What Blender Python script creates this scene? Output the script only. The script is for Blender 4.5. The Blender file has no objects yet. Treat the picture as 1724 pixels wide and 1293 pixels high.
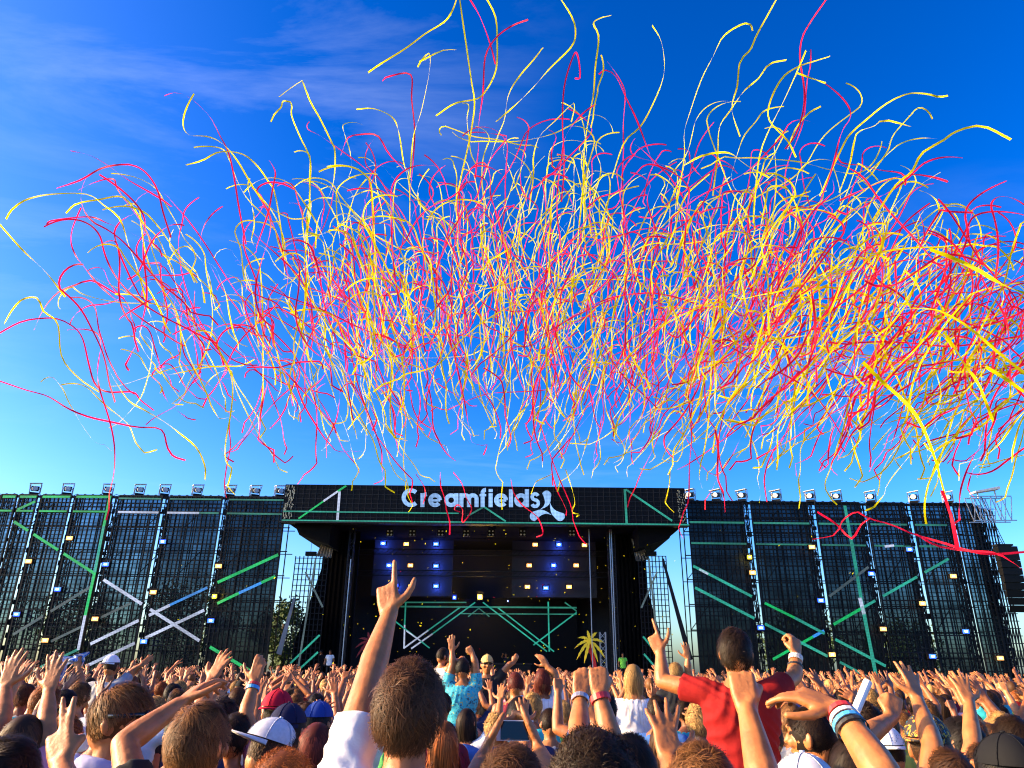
import bpy, bmesh, math, random
import numpy as np
from mathutils import Matrix, Vector
random.seed(7); rng = np.random.default_rng(7)
SC = bpy.context.scene
COL = SC.collection
# ------------------------------------------------------------------ camera
FPX, CX, CY = 1244.0, 862.0, 646.5
PITCH, ROLL, CAMH = math.radians(21.3), 0.0096, 1.90
fwd = np.array([0, math.cos(PITCH), math.sin(PITCH)])
up0 = np.array([0, -math.sin(PITCH), math.cos(PITCH)])
rgt = math.cos(ROLL) * np.array([1., 0, 0]) + math.sin(ROLL) * up0
up = math.cos(ROLL) * up0 - math.sin(ROLL) * np.array([1., 0, 0])
CAM = np.array([0, 0, CAMH])
cam = bpy.data.cameras.new('camera'); cam_o = bpy.data.objects.new('camera', cam); COL.objects.link(cam_o)
cam.sensor_width = 36; cam.lens = 36 * FPX / 1724; cam.clip_end = 5000; cam.clip_start = 0.05
M = Matrix(((rgt[0], up[0], -fwd[0], 0), (rgt[1], up[1], -fwd[1], 0), (rgt[2], up[2], -fwd[2], CAMH), (0, 0, 0, 1)))
cam_o.matrix_world = M
SC.camera = cam_o
def ray(px, py):
    d = fwd + (px - CX) / FPX * rgt - (py - CY) / FPX * up
    return d / np.linalg.norm(d)
def W(px, py, Y):
    """point of the photograph's pixel on the vertical plane y = Y"""
    d = ray(px, py)
    return CAM + d * (Y / d[1])
def WR(px, py, R):
    return CAM + ray(px, py) * R
# ------------------------------------------------------------------ sky, sun, exposure
SUN_AZ, SUN_EL = math.radians(93), math.radians(21)      # azimuth measured from +Y towards -X
SUNV = Vector((-math.sin(SUN_AZ) * math.cos(SUN_EL), math.cos(SUN_AZ) * math.cos(SUN_EL), math.sin(SUN_EL)))
world = bpy.data.worlds.new('World'); SC.world = world; world.use_nodes = True
wn = world.node_tree.nodes; wl = world.node_tree.links
for n in list(wn): wn.remove(n)
def N(tree, typ, **kw):
    n = tree.nodes.new(typ)
    for k, v in kw.items(): setattr(n, k, v)
    return n
wt = world.node_tree
sky = N(wt, 'ShaderNodeTexSky', sky_type='NISHITA', sun_disc=False)
sky.sun_elevation = SUN_EL; sky.sun_rotation = -SUN_AZ
sky.air_density = 1.0; sky.dust_density = 1.8; sky.ozone_density = 4.0; sky.altitude = 50
hsv = N(wt, 'ShaderNodeHueSaturation'); hsv.inputs['Saturation'].default_value = 1.2; hsv.inputs['Hue'].default_value = 0.512; hsv.inputs['Value'].default_value = 2.1
bg = N(wt, 'ShaderNodeBackground'); bg.inputs['Strength'].default_value = 0.066
wo = N(wt, 'ShaderNodeOutputWorld')
gm = N(wt, 'ShaderNodeGamma'); gm.inputs['Gamma'].default_value = 1.45
def scale_col(src, k):
    v = N(wt, 'ShaderNodeVectorMath', operation='SCALE'); v.inputs['Scale'].default_value = k; wl.new(src, v.inputs[0]); return v.outputs[0]
wl.new(scale_col(sky.outputs['Color'], 1 / 3.0), gm.inputs['Color']); wl.new(scale_col(gm.outputs[0], 3.0), hsv.inputs['Color'])   # photographic contrast of the sky
# thin cirrus: streaked noise laid on a high flat layer, so it goes on over the whole sky
tc = N(wt, 'ShaderNodeTexCoord'); sep = N(wt, 'ShaderNodeSeparateXYZ'); wl.new(tc.outputs['Generated'], sep.inputs[0])
def math_n(tree, op, a, b=None, clamp=False):
    m = N(tree, 'ShaderNodeMath', operation=op); m.use_clamp = clamp
    for i, v in enumerate((a, b)):
        if v is None: continue
        if isinstance(v, (int, float)): m.inputs[i].default_value = v
        else: tree.links.new(v, m.inputs[i])
    return m.outputs[0]
zc = math_n(wt, 'MAXIMUM', sep.outputs['Z'], 0.06)
cx_ = math_n(wt, 'DIVIDE', sep.outputs['X'], zc); cy_ = math_n(wt, 'DIVIDE', sep.outputs['Y'], zc)
cmb = N(wt, 'ShaderNodeCombineXYZ'); wl.new(cx_, cmb.inputs[0]); wl.new(cy_, cmb.inputs[1])
mp = N(wt, 'ShaderNodeMapping'); mp.inputs['Rotation'].default_value = (0, 0, math.radians(38)); mp.inputs['Scale'].default_value = (0.9, 2.2, 1); mp.inputs['Location'].default_value = (3.1, 1.7, 0)
wl.new(cmb.outputs[0], mp.inputs[0])
n1 = N(wt, 'ShaderNodeTexNoise'); n1.inputs['Scale'].default_value = 1.3; n1.inputs['Detail'].default_value = 9; n1.inputs['Roughness'].default_value = 0.62; n1.inputs['Distortion'].default_value = 0.7
wl.new(mp.outputs[0], n1.inputs['Vector'])
n2 = N(wt, 'ShaderNodeTexNoise'); n2.inputs['Scale'].default_value = 0.55; n2.inputs['Detail'].default_value = 2
mp2 = N(wt, 'ShaderNodeMapping'); mp2.inputs['Location'].default_value = (2.3, 0.4, 0); wl.new(cmb.outputs[0], mp2.inputs[0]); wl.new(mp2.outputs[0], n2.inputs['Vector'])
r1 = N(wt, 'ShaderNodeMapRange'); r1.inputs[1].default_value = 0.46; r1.inputs[2].default_value = 0.80; wl.new(n1.outputs['Fac'], r1.inputs[0])
r2 = N(wt, 'ShaderNodeMapRange'); r2.inputs[1].default_value = 0.44; r2.inputs[2].default_value = 0.64; wl.new(n2.outputs['Fac'], r2.inputs[0])
cm = math_n(wt, 'MULTIPLY', r1.outputs[0], r2.outputs[0]); cm = math_n(wt, 'MULTIPLY', cm, 0.17, True)
rz = N(wt, 'ShaderNodeMapRange'); rz.inputs[1].default_value = .12; rz.inputs[2].default_value = .42; wl.new(sep.outputs['Z'], rz.inputs[0]); cm = math_n(wt, 'MULTIPLY', cm, rz.outputs[0])   # thin cirrus fades into the clear air low down
mixc = N(wt, 'ShaderNodeMix', data_type='RGBA'); mixc.inputs[7].default_value = (10.5, 11.5, 13.0, 1)
wl.new(cm, mixc.inputs[0]); wl.new(hsv.outputs['Color'], mixc.inputs[6])
wl.new(mixc.outputs[2], bg.inputs['Color']); wl.new(bg.outputs[0], wo.inputs['Surface'])
sun = bpy.data.lights.new('sun', 'SUN'); sun.energy = 5.0; sun.angle = math.radians(0.53); sun.color = (1.0, 0.67, 0.31)
sun_o = bpy.data.objects.new('sun', sun); COL.objects.link(sun_o)
sun_o.rotation_euler = SUNV.to_track_quat('Z', 'Y').to_euler()
sun_o.location = (-20, 0, 20)
SC.view_settings.view_transform = 'Standard'; SC.view_settings.look = 'None'
SC.view_settings.exposure = 1.35; SC.view_settings.gamma = 1.0; SC.view_settings.use_curve_mapping = False
SC.cycles.filter_width = 1.15; SC.cycles.max_bounces = 6; SC.cycles.transparent_max_bounces = 24; SC.cycles.diffuse_bounces = 3

# ------------------------------------------------------------------ helpers
def tag(o, label=None, cat=None, group=None, kind=None):
    if label: o['label'] = label
    if cat: o['category'] = cat
    if group: o['group'] = group
    if kind: o['kind'] = kind
    return o
def empty(name, loc=(0, 0, 0), parent=None):
    o = bpy.data.objects.new(name, None); COL.objects.link(o); o.location = loc; o.parent = parent
    o.empty_display_size = 0.1
    return o
def mesh_from(name, V, F):
    me = bpy.data.meshes.new(name)
    me.from_pydata([tuple(v) for v in V], [], [tuple(f) for f in F]); me.update()
    return me
def mesh_tris(name, V, F):
    """fast path: numpy verts (n,3) and equal sized faces (m,k)"""
    V = np.asarray(V, np.float32); F = np.asarray(F, np.int32); k = F.shape[1]
    me = bpy.data.meshes.new(name)
    me.vertices.add(len(V)); me.vertices.foreach_set('co', V.ravel())
    me.loops.add(F.size); me.loops.foreach_set('vertex_index', F.ravel())
    me.polygons.add(len(F)); me.polygons.foreach_set('loop_start', np.arange(len(F), dtype=np.int32) * k)
    me.update(calc_edges=True); me.validate()
    return me
def link(name, me, mat=None, parent=None, smooth=False):
    o = bpy.data.objects.new(name, me); COL.objects.link(o)
    if mat is not None:
        me.materials.append(mat)
    if smooth: me.polygons.foreach_set('use_smooth', np.ones(len(me.polygons), bool))
    o.parent = parent
    return o
class MB:
    """collects boxes, bars and polygons; build() links them as one mesh"""
    def __init__(self): self.V = []; self.F = []
    def add(self, V, F):
        b = len(self.V); self.V += [tuple(v) for v in V]; self.F += [tuple(i + b for i in f) for f in F]; return self
    def box(self, a, b):
        x0, y0, z0 = a; x1, y1, z1 = b
        return self.add([(x0, y0, z0), (x1, y0, z0), (x1, y1, z0), (x0, y1, z0), (x0, y0, z1), (x1, y0, z1), (x1, y1, z1), (x0, y1, z1)],
                        [(0, 3, 2, 1), (4, 5, 6, 7), (0, 1, 5, 4), (1, 2, 6, 5), (2, 3, 7, 6), (3, 0, 4, 7)])
    def hexa(self, P):
        return self.add(P, [(0, 3, 2, 1), (4, 5, 6, 7), (0, 1, 5, 4), (1, 2, 6, 5), (2, 3, 7, 6), (3, 0, 4, 7)])
    def bar(self, p, q, w, h=None):
        p = np.array(p, float); q = np.array(q, float); h = h or w
        d = q - p; L = np.linalg.norm(d)
        if L < 1e-6: return self
        d /= L; a = np.array([0, 0, 1.]) if abs(d[2]) < .9 else np.array([1., 0, 0])
        s = np.cross(d, a); s /= np.linalg.norm(s); u = np.cross(s, d)
        P = []
        for e in (p, q):
            for sx, sy in ((-1, -1), (1, -1), (1, 1), (-1, 1)): P.append(e + s * sx * w / 2 + u * sy * h / 2)
        return self.hexa(P)
    def poly(self, pts, y0, y1):
        """a polygon in the x-z plane given thickness along y"""
        n = len(pts)
        V = [(x, y0, z) for x, z in pts] + [(x, y1, z) for x, z in pts]
        F = [tuple(range(n)), tuple(range(2 * n - 1, n - 1, -1))] + [(i, i + n, (i + 1) % n + n, (i + 1) % n) for i in range(n)]
        return self.add(V, F)
    def lathe(self, prof, c, n=12, axis=2):
        rings = []
        for r, h in prof:
            ring = []
            for k in range(n):
                a = 2 * math.pi * k / n
                p = [r * math.cos(a), r * math.sin(a), h]
                if axis == 1: p = [p[0], p[2], p[1]]
                ring.append((p[0] + c[0], p[1] + c[1], p[2] + c[2]))
            rings.append(ring)
        V = sum(rings, []); F = []
        for i in range(len(rings) - 1):
            for k in range(n):
                F.append((i * n + k, i * n + (k + 1) % n, (i + 1) * n + (k + 1) % n, (i + 1) * n + k))
        F.append(tuple(range(n))[::-1]); F.append(tuple(range((len(rings) - 1) * n, len(rings) * n)))
        return self.add(V, F)
    def build(self, name, mat, parent=None, smooth=False):
        return link(name, mesh_from(name, self.V, self.F), mat, parent, smooth)
_mats = {}
def mat(name, col, rough=0.6, metal=0.0, noise=0.0, nscale=20.0, bump=0.0, emit=None, estr=0.0, spec=0.5):
    if name in _mats: return _mats[name]
    m = bpy.data.materials.new(name); m.use_nodes = True; t = m.node_tree
    b = t.nodes['Principled BSDF']
    b.inputs['Base Color'].default_value = (*col, 1); b.inputs['Roughness'].default_value = rough; b.inputs['Metallic'].default_value = metal
    b.inputs['Specular IOR Level'].default_value = spec
    if noise or bump:
        co = N(t, 'ShaderNodeTexCoord')
        nz = N(t, 'ShaderNodeTexNoise'); nz.inputs['Scale'].default_value = nscale; nz.inputs['Detail'].default_value = 5
        t.links.new(co.outputs['Object'], nz.inputs['Vector'])
        if noise:
            mr = N(t, 'ShaderNodeMapRange'); mr.inputs[1].default_value = .3; mr.inputs[2].default_value = .7; mr.inputs[3].default_value = 1 - noise; mr.inputs[4].default_value = 1 + noise
            t.links.new(nz.outputs['Fac'], mr.inputs[0])
            mx = N(t, 'ShaderNodeMix', data_type='RGBA', blend_type='MULTIPLY'); mx.inputs[0].default_value = 1
            mx.inputs[6].default_value = (*col, 1); t.links.new(mr.outputs[0], mx.inputs[7]); t.links.new(mx.outputs[2], b.inputs['Base Color'])
        if bump:
            bp = N(t, 'ShaderNodeBump'); bp.inputs['Strength'].default_value = bump; bp.inputs['Distance'].default_value = 0.02
            t.links.new(nz.outputs['Fac'], bp.inputs['Height']); t.links.new(bp.outputs[0], b.inputs['Normal'])
    if emit:
        b.inputs['Emission Color'].default_value = (*emit, 1); b.inputs['Emission Strength'].default_value = estr
    _mats[name] = m
    return m
# ------------------------------------------------------------------ ground
YW, YH = 46.0, 45.0                     # depth of the screen walls and of the header screen
m_ground = mat('trampled_grass', (0.06, 0.075, 0.025), 0.95, noise=0.5, nscale=0.8, bump=0.4)
g = MB(); g.add([(-1500, -300, 0), (1500, -300, 0), (1500, 2500, 0), (-1500, 2500, 0)], [(0, 1, 2, 3)])
tag(g.build('ground', m_ground), kind='structure')

m_black = mat('black_steel', (0.004, 0.004, 0.0045), 0.5, noise=0.3, spec=0.2)
m_blackcloth = mat('black_drape', (0.003, 0.003, 0.0035), 0.95, noise=0.3, nscale=3, spec=0.1)
m_alu = mat('aluminium_truss', (0.42, 0.43, 0.45), 0.35, metal=0.8, noise=0.15)
m_darkalu = mat('dark_truss', (0.012, 0.012, 0.014), 0.5, metal=0.3, noise=0.3, spec=0.3)
m_tarp = mat('pale_tarpaulin', (0.42, 0.38, 0.34), 0.7, noise=0.25, nscale=2, bump=0.3)
m_case = mat('pale_grey_housing', (0.55, 0.55, 0.54), 0.45, noise=0.2, nscale=8)
def sheet_mat(name, see, tint=(0.55, 0.75, 0.85)):
    """LED mesh curtain: mostly black strips, part of what is behind shows through"""
    m = bpy.data.materials.new(name); m.use_nodes = True; t = m.node_tree
    b = t.nodes['Principled BSDF']; b.inputs['Base Color'].default_value = (0.004, 0.0045, 0.005, 1); b.inputs['Roughness'].default_value = 0.5; b.inputs['Specular IOR Level'].default_value = 0.15
    tr = N(t, 'ShaderNodeBsdfTransparent'); tr.inputs['Color'].default_value = (*tint, 1)
    co = N(t, 'ShaderNodeTexCoord'); nz = N(t, 'ShaderNodeTexNoise'); nz.inputs['Scale'].default_value = 0.55; nz.inputs['Detail'].default_value = 3
    t.links.new(co.outputs['Object'], nz.inputs['Vector'])
    br = N(t, 'ShaderNodeTexBrick'); br.offset = 0; br.inputs['Scale'].default_value = 1.0
    br.inputs['Brick Width'].default_value = 0.5; br.inputs['Row Height'].default_value = 0.5; br.inputs['Mortar Size'].default_value = 0.0
    br.inputs['Color1'].default_value = (0.6, 0.6, 0.6, 1); br.inputs['Color2'].default_value = (1.25, 1.25, 1.25, 1)
    mpn = N(t, 'ShaderNodeMapping'); mpn.inputs['Rotation'].default_value = (math.radians(90), 0, 0); t.links.new(co.outputs['Object'], mpn.inputs[0]); t.links.new(mpn.outputs[0], br.inputs['Vector'])
    mr = N(t, 'ShaderNodeMapRange'); mr.inputs[1].default_value = .35; mr.inputs[2].default_value = .65; mr.inputs[3].default_value = see * 0.5; mr.inputs[4].default_value = see * 1.4
    t.links.new(nz.outputs['Fac'], mr.inputs[0])
    f = math_n(t, 'MULTIPLY', mr.outputs[0], br.outputs['Color'], True)
    mx = N(t, 'ShaderNodeMixShader'); t.links.new(f, mx.inputs[0]); t.links.new(b.outputs[0], mx.inputs[1]); t.links.new(tr.outputs[0], mx.inputs[2])
    t.links.new(mx.outputs[0], t.nodes['Material Output'].inputs['Surface'])
    return m
def led_mat(name, col, s):
    """lit LED pixels: emission broken into a fine dot grid"""
    m = bpy.data.materials.new(name); m.use_nodes = True; t = m.node_tree
    b = t.nodes['Principled BSDF']; b.inputs['Base Color'].default_value = (0.01, 0.01, 0.01, 1)
    b.inputs['Emission Color'].default_value = (*col, 1)
    co = N(t, 'ShaderNodeTexCoord'); sp = N(t, 'ShaderNodeSeparateXYZ'); t.links.new(co.outputs['Object'], sp.inputs[0])
    fs = []
    for ax in ('X', 'Z'):
        v = math_n(t, 'MULTIPLY', sp.outputs[ax], 2 * math.pi / 0.085); v = math_n(t, 'SINE', v); fs.append(math_n(t, 'MULTIPLY', v, 0.5))
    v = math_n(t, 'ADD', fs[0], fs[1]); v = math_n(t, 'MULTIPLY', v, 0.45); v = math_n(t, 'ADD', v, 0.85)
    nz = N(t, 'ShaderNodeTexNoise'); nz.inputs['Scale'].default_value = 0.5; t.links.new(co.outputs['Object'], nz.inputs['Vector'])
    k = math_n(t, 'MULTIPLY', nz.outputs['Fac'], 1.9); v = math_n(t, 'MULTIPLY', v, k); v = math_n(t, 'MULTIPLY', v, s * 0.68)
    t.links.new(v, b.inputs['Emission Strength'])
    return m
LED = {'green': led_mat('led_green', (0.0, 0.42, 0.10), 0.75), 'teal': led_mat('led_teal', (0.02, 0.36, 0.26), 0.62), 'white': led_mat('led_white', (0.55, 0.62, 0.85), 0.62),
       'blue': led_mat('led_blue', (0.03, 0.25, 0.75), 0.8), 'faint': led_mat('led_faint', (0.10, 0.15, 0.16), 0.5), 'dim': led_mat('led_dim', (0.03, 0.28, 0.20), 0.45)}
LETTER = led_mat('led_letter', (0.24, 0.44, 0.80), 0.85)
def strip(p, q, w, y, parent, material, name='light_line'):
    """lit line on a screen: a thin flat bar of LEDs standing on the panel face"""
    p = np.array(p); q = np.array(q); d = q - p; L = np.linalg.norm(d); d = d / L; s = np.array([-d[1], d[0]]) * w / 2
    pts = [tuple(p - s), tuple(q - s), tuple(q + s), tuple(p + s)]
    return MB().poly(pts, y, y - 0.012).build(name, material, parent)
def clip_seg(p, q, x0, x1, z0, z1):
    t0, t1 = 0.0, 1.0; d = q - p
    for a, lo, hi in ((0, x0, x1), (1, z0, z1)):
        if abs(d[a]) < 1e-9:
            if p[a] < lo or p[a] > hi: return None
            continue
        u, v = (lo - p[a]) / d[a], (hi - p[a]) / d[a]
        if u > v: u, v = v, u
        t0, t1 = max(t0, u), min(t1, v)
    if t1 - t0 < 0.01: return None
    return p + d * t0, p + d * t1
def truss(mb, x, y, z0, z1, w=0.42, chord=0.05, step=0.5):
    for sx in (-1, 1):
        for sy in (-1, 1): mb.bar((x + sx * w / 2, y + sy * w / 2, z0), (x + sx * w / 2, y + sy * w / 2, z1), chord)
    n = max(2, int((z1 - z0) / step)); hz = (z1 - z0) / n
    for k in range(n):
        a, b = z0 + k * hz, z0 + (k + 1) * hz; s = 1 if k % 2 else -1
        mb.bar((x - s * w / 2, y - w / 2, a), (x + s * w / 2, y - w / 2, b), chord * .6)
        mb.bar((x + s * w / 2, y + w / 2, a), (x - s * w / 2, y + w / 2, b), chord * .6)
        mb.bar((x - w / 2, y - s * w / 2, a), (x - w / 2, y + s * w / 2, b), chord * .6)
        mb.bar((x + w / 2, y - s * w / 2, a), (x + w / 2, y + s * w / 2, b), chord * .6)
# ------------------------------------------------------------------ the two LED screen walls
def z1c(x, y): return (x / 3.448, 790 + y / 3.448)
def z4c(x, y): return (1130 + x / 2.902, 800 + y / 2.902)
Lw = [('green', 0.20, z1c(20, 160), z1c(652, 162)), ('dim', 0.14, z1c(690, 170), z1c(1650, 181)), ('green', 0.16, z1c(0, 242), z1c(640, 248)),
      ('white', 0.18, z1c(690, 250), z1c(1160, 256)), ('dim', 0.14, z1c(1160, 256), z1c(1650, 263)), ('green', 0.2, z1c(105, 235), z1c(215, 185)),
      ('green', 0.22, z1c(640, 165), z1c(606, 330)), ('teal', 0.22, z1c(606, 330), z1c(555, 600)), ('green', 0.22, z1c(555, 600), z1c(500, 850)), ('white', 0.22, z1c(500, 850), z1c(460, 1050)),
      ('green', 0.22, z1c(85, 305), z1c(555, 608)), ('white', 0.24, z1c(605, 642), z1c(1172, 1003)), ('green', 0.24, z1c(1222, 1032), z1c(1530, 1215)),
      ('white', 0.24, z1c(530, 1015), z1c(990, 790)), ('blue', 0.20, z1c(990, 790), z1c(1215, 685)), ('green', 0.24, z1c(1265, 658), z1c(1660, 477)),
      ('white', 0.24, z1c(505, 1143), z1c(1195, 815)), ('blue', 0.22, z1c(1390, 720), z1c(1520, 660)), ('green', 0.22, z1c(1265, 780), z1c(1390, 720)), ('green', 0.22, z1c(1520, 660), z1c(1650, 600)),
      ('faint', 0.22, z1c(80, 960), z1c(548, 672)), ('teal', 0.2, z1c(238, 1150), z1c(460, 1045)), ('faint', 0.2, z1c(300, 1000), z1c(760, 780))]
Rw = [('dim', 0.15, z4c(70, 230), z4c(1345, 245)), ('dim', 0.15, z4c(58, 332), z4c(1345, 350)),
      ('teal', 0.26, z4c(845, 150), z4c(878, 330)), ('teal', 0.28, z4c(878, 330), z4c(930, 640)), ('teal', 0.28, z4c(930, 640), z4c(1008, 1040)),
      ('teal', 0.22, z4c(68, 424), z4c(400, 597)), ('green', 0.2, z4c(455, 625), z4c(600, 697)), ('teal', 0.22, z4c(600, 697), z4c(1062, 942)), ('green', 0.2, z4c(1105, 958), z4c(1300, 1058)),
      ('teal', 0.22, z4c(75, 530), z4c(760, 885)), ('teal', 0.2, z4c(822, 913), z4c(1060, 1040)),
      ('green', 0.2, z4c(495, 900), z4c(690, 790)), ('blue', 0.22, z4c(690, 790), z4c(750, 757)), ('green', 0.22, z4c(790, 730), z4c(920, 655)), ('teal', 0.2, z4c(920, 655), z4c(1350, 410)),
      ('white', 0.18, z4c(135, 460), z4c(180, 484)), ('white', 0.18, z4c(140, 565), z4c(195, 592)), ('white', 0.2, z4c(1040, 350), z4c(1085, 344)), ('faint', 0.2, z4c(760, 600), z4c(960, 450)), ('white', 0.3, z4c(917, 600), z4c(938, 680))]
def screen_wall(label, tops, lines, sees, ends):
    root = empty('screen_wall', (0, YW, 0)); tag(root, label, 'screen wall', 'LED screen walls beside the stage')
    zt = W(862, 841, YW)[2]
    for i, (a, b) in enumerate(tops):
        x0, x1 = W(a, 841, YW)[0], W(b, 841, YW)[0]
        f = MB()
        nx = max(4, round((x1 - x0) / 0.27)); zb, zs = 1.2, zt
        for k in range(nx + 1):
            x = x0 + (x1 - x0) * k / nx; wdt = 0.075 if k in (0, nx) else (0.06 if k % 4 == 0 else 0.035)
            f.box((x - wdt / 2, -0.05, zb), (x + wdt / 2, 0.05, zs))
        nz_ = 44
        for k in range(nz_ + 1):
            z = zb + (zs - zb) * k / nz_; wdt = 0.10 if k in (0, nz_, nz_ - 4) else (0.07 if k % 4 == 0 else 0.03)
            f.box((x0, -0.042, z - wdt / 2), (x1, 0.042, z + wdt / 2))
        po = f.build('led_panel', m_black, root)
        MB().add([(x0, 0.0, zb), (x1, 0.0, zb), (x1, 0.0, zs), (x0, 0.0, zs)], [(0, 1, 2, 3)]).build('mesh_curtain', sheet_mat('curtain_%.2f' % sees[i], sees[i]), po)
        for c, w, p, q in lines:
            P, Q = W(*p, YW), W(*q, YW)
            r = clip_seg(np.array([P[0], P[2]]), np.array([Q[0], Q[2]]), x0 + .03, x1 - .03, zb, zs - .02)
            if r: strip(r[0], r[1], w * .72, -0.06 - 0.014 * (lines.index((c, w, p, q)) % 5), po, LED[c])
        # truss tower in the gap after this panel, hung with cable looms and clamps
    gaps = [(tops[i][1] + tops[i + 1][0]) / 2 for i in range(len(tops) - 1)] + list(ends)
    for gx in gaps:
        x = W(gx, 841, YW)[0]
        t = MB(); truss(t, x, 0.55, 0.0, zt + .05, 0.36, 0.05, 0.55)
        to = t.build('truss_tower', m_darkalu, root)
        k = MB(); z = zt - 0.8; rr = random.Random(int(gx))
        while z > 1.5:
            h = rr.uniform(.16, .34); w = rr.uniform(.10, .26); dx = rr.uniform(-.10, .10)
            k.box((x + dx - w / 2, 0.12, z - h), (x + dx + w / 2, 0.12 + w, z)); z -= h + rr.uniform(.08, .45)
        k.build('clamp_stack', m_black, to)
        c = MB(); 
        for j in range(3):
            xx = x + (j - 1) * .09; zz = zt
            while zz > 0.3:
                nx_ = x + (j - 1) * .09 + rr.uniform(-.07, .07); c.bar((xx, 0.3, zz), (nx_, 0.3, zz - .6), .035); xx = nx_; zz -= .6
        c.build('cable_loom', m_black, to)
    # scaffold behind the screens
    xa, xb = W(tops[0][0], 841, YW)[0], W(tops[-1][1], 841, YW)[0]
    s = MB(); x = xa
    while x <= xb + .1:
        s.bar((x, 1.6, 0), (x, 1.6, zt - .2), .06); s.bar((x, 2.8, 0), (x, 2.8, zt - .2), .06); x += 1.25
    for z in np.arange(1.4, zt, 1.5):
        s.bar((xa, 1.6, z), (xb, 1.6, z), .06); s.bar((xa, 2.8, z), (xb, 2.8, z), .05)
    x = xa; k = 0
    while x < xb - 1.2:
        for z in np.arange(1.4, zt - 1.6, 3.0):
            s.bar((x, 1.6, z), (x + 1.25, 1.6, z + 1.5), .045)
        x += 2.5
    s.build('scaffold', m_darkalu, root)
    t = MB(); t.bar((xa - .1, 0.55, zt + .02), (xb + .1, 0.55, zt + .02), .34, .10); t.bar((xa - .1, 0.2, zt - 1.05), (xb + .1, 0.2, zt - 1.05), .06)
    for x in np.arange(xa, xb, .5): t.bar((x, .5, zt + .08), (x + .25, .5, zt + .2), .03); t.bar((x + .25, .5, zt + .2), (x + .5, .5, zt + .08), .03)
    t.build('top_beam', m_black, root)
    return root, zt
LT = [(-34, -3), (1, 27), (33, 62), (71, 119), (128, 188), (200, 273), (286, 374), (386, 481)]
RT = [(1157, 1249), (1263, 1357), (1371, 1445), (1457, 1519), (1531, 1592), (1602, 1636)]
wl_o, ZT = screen_wall('wall of tall dark LED mesh panels with green and white lines, left of the stage', LT, Lw, [.5, .42, .34, .30, .26, .24, .13, .05], [-48])
wr_o, _ = screen_wall('wall of tall dark LED mesh panels with teal lines, right of the stage', RT, Rw, [.03, .045, .07, .12, .16, .3], [1650])
# open scaffold end of the right wall
def scaffold_end(x0, x1, label):
    root = empty('scaffold_tower', ((x0 + x1) / 2, YW, 0)); tag(root, label, 'scaffold')
    cx = (x0 + x1) / 2; n = 6
    for k in range(n + 1):
        x = x0 - cx + (x1 - x0) * k / n; t = MB(); t.bar((x, 0.1, 0), (x, 0.1, ZT - .1 - .05 * k), .06); t.bar((x, 1.6, 0), (x, 1.6, ZT - .2), .05); t.build('upright', m_darkalu, root)
    for z in np.arange(0.8, ZT, 0.42):
        t = MB(); t.bar((x0 - cx - .1, 0.04, z), (x1 - cx + .1, 0.04, z), .045); t.build('rail', m_darkalu, root)
    t = MB()
    for k in range(n):
        xa = x0 - cx + (x1 - x0) * k / n; xb = x0 - cx + (x1 - x0) * (k + 1) / n
        for j, z in enumerate(np.arange(0.8, ZT - 1.3, 1.26)): t.bar((xa, .16, z), (xb, .16, z + 1.26) if (j + k) % 2 else (xb, .16, z + 1.2), .035)
    t.build('diagonal_braces', m_darkalu, root)
    k_ = MB(); rr = random.Random(3)
    for z in np.arange(1.5, ZT - .6, .42):
        w = rr.uniform(.2, .45); k_.box((-.5 - w / 2 + rr.uniform(-.1, .1), .2, z), (-.5 + w / 2, .5, z + .33))
    k_.build('clamp_stack', m_black, root)
scaffold_end(W(1640, 845, YW)[0], W(1668, 845, YW)[0], 'open dark scaffold tower at the far right end of the screens')
# ------------------------------------------------------------------ main stage
def hz(x, y): return (640 + x / 5.39, 800 + y / 5.39)
st = empty('stage', (0, YH, 0)); tag(st, 'large black open-fronted concert stage with a wide LED header screen', 'stage')
x0, x1 = W(481, 818, YH)[0], W(1152, 823, YH)[0]; zt = W(816, 819, YH)[2]; zb = W(816, 881, YH)[2]
hd = MB().box((x0, 0, zb), (x1, 0.5, zt)).build('header_screen', mat('header_black', (0.003, 0.003, 0.0035), 0.6, spec=0.15), st)
f = MB()
nx = 64
for k in range(nx + 1):
    x = x0 + (x1 - x0) * k / nx; f.box((x - .012, -.022, zb), (x + .012, -.002, zt))
for k in range(9):
    z = zb + (zt - zb) * k / 8; f.box((x0, -.018, z - .012), (x1, -.003, z + .012))
f.box((x0 - .12, -.03, zb - .07), (x1 + .12, .55, zb - .003)); f.build('module_frame', mat('module_grey', (0.012, 0.012, 0.013), 0.5, spec=0.3), hd)
e = MB(); rr = random.Random(11)
for k in range(70):
    x = x0 + rr.uniform(.05, .6); z = rr.uniform(zb + .1, zt - .2); e.box((x, -.035, z), (x + .04, -.024, z + rr.uniform(.05, .2)))
    x = x1 - rr.uniform(.05, .5); e.box((x, -.035, z), (x + .03, -.024, z + rr.uniform(.03, .12)))
e.build('backlit_flecks', mat('backlit_gold', (0.5, 0.42, 0.25), .4, metal=.6), hd)  # gold flecks put in as colour for back-light showing through the mesh ends
def h2(x, y): return (450 + x / 3.695, 790 + y / 3.695)
def h3(x, y): return (800 + x / 3.695, 790 + y / 3.695)
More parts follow.
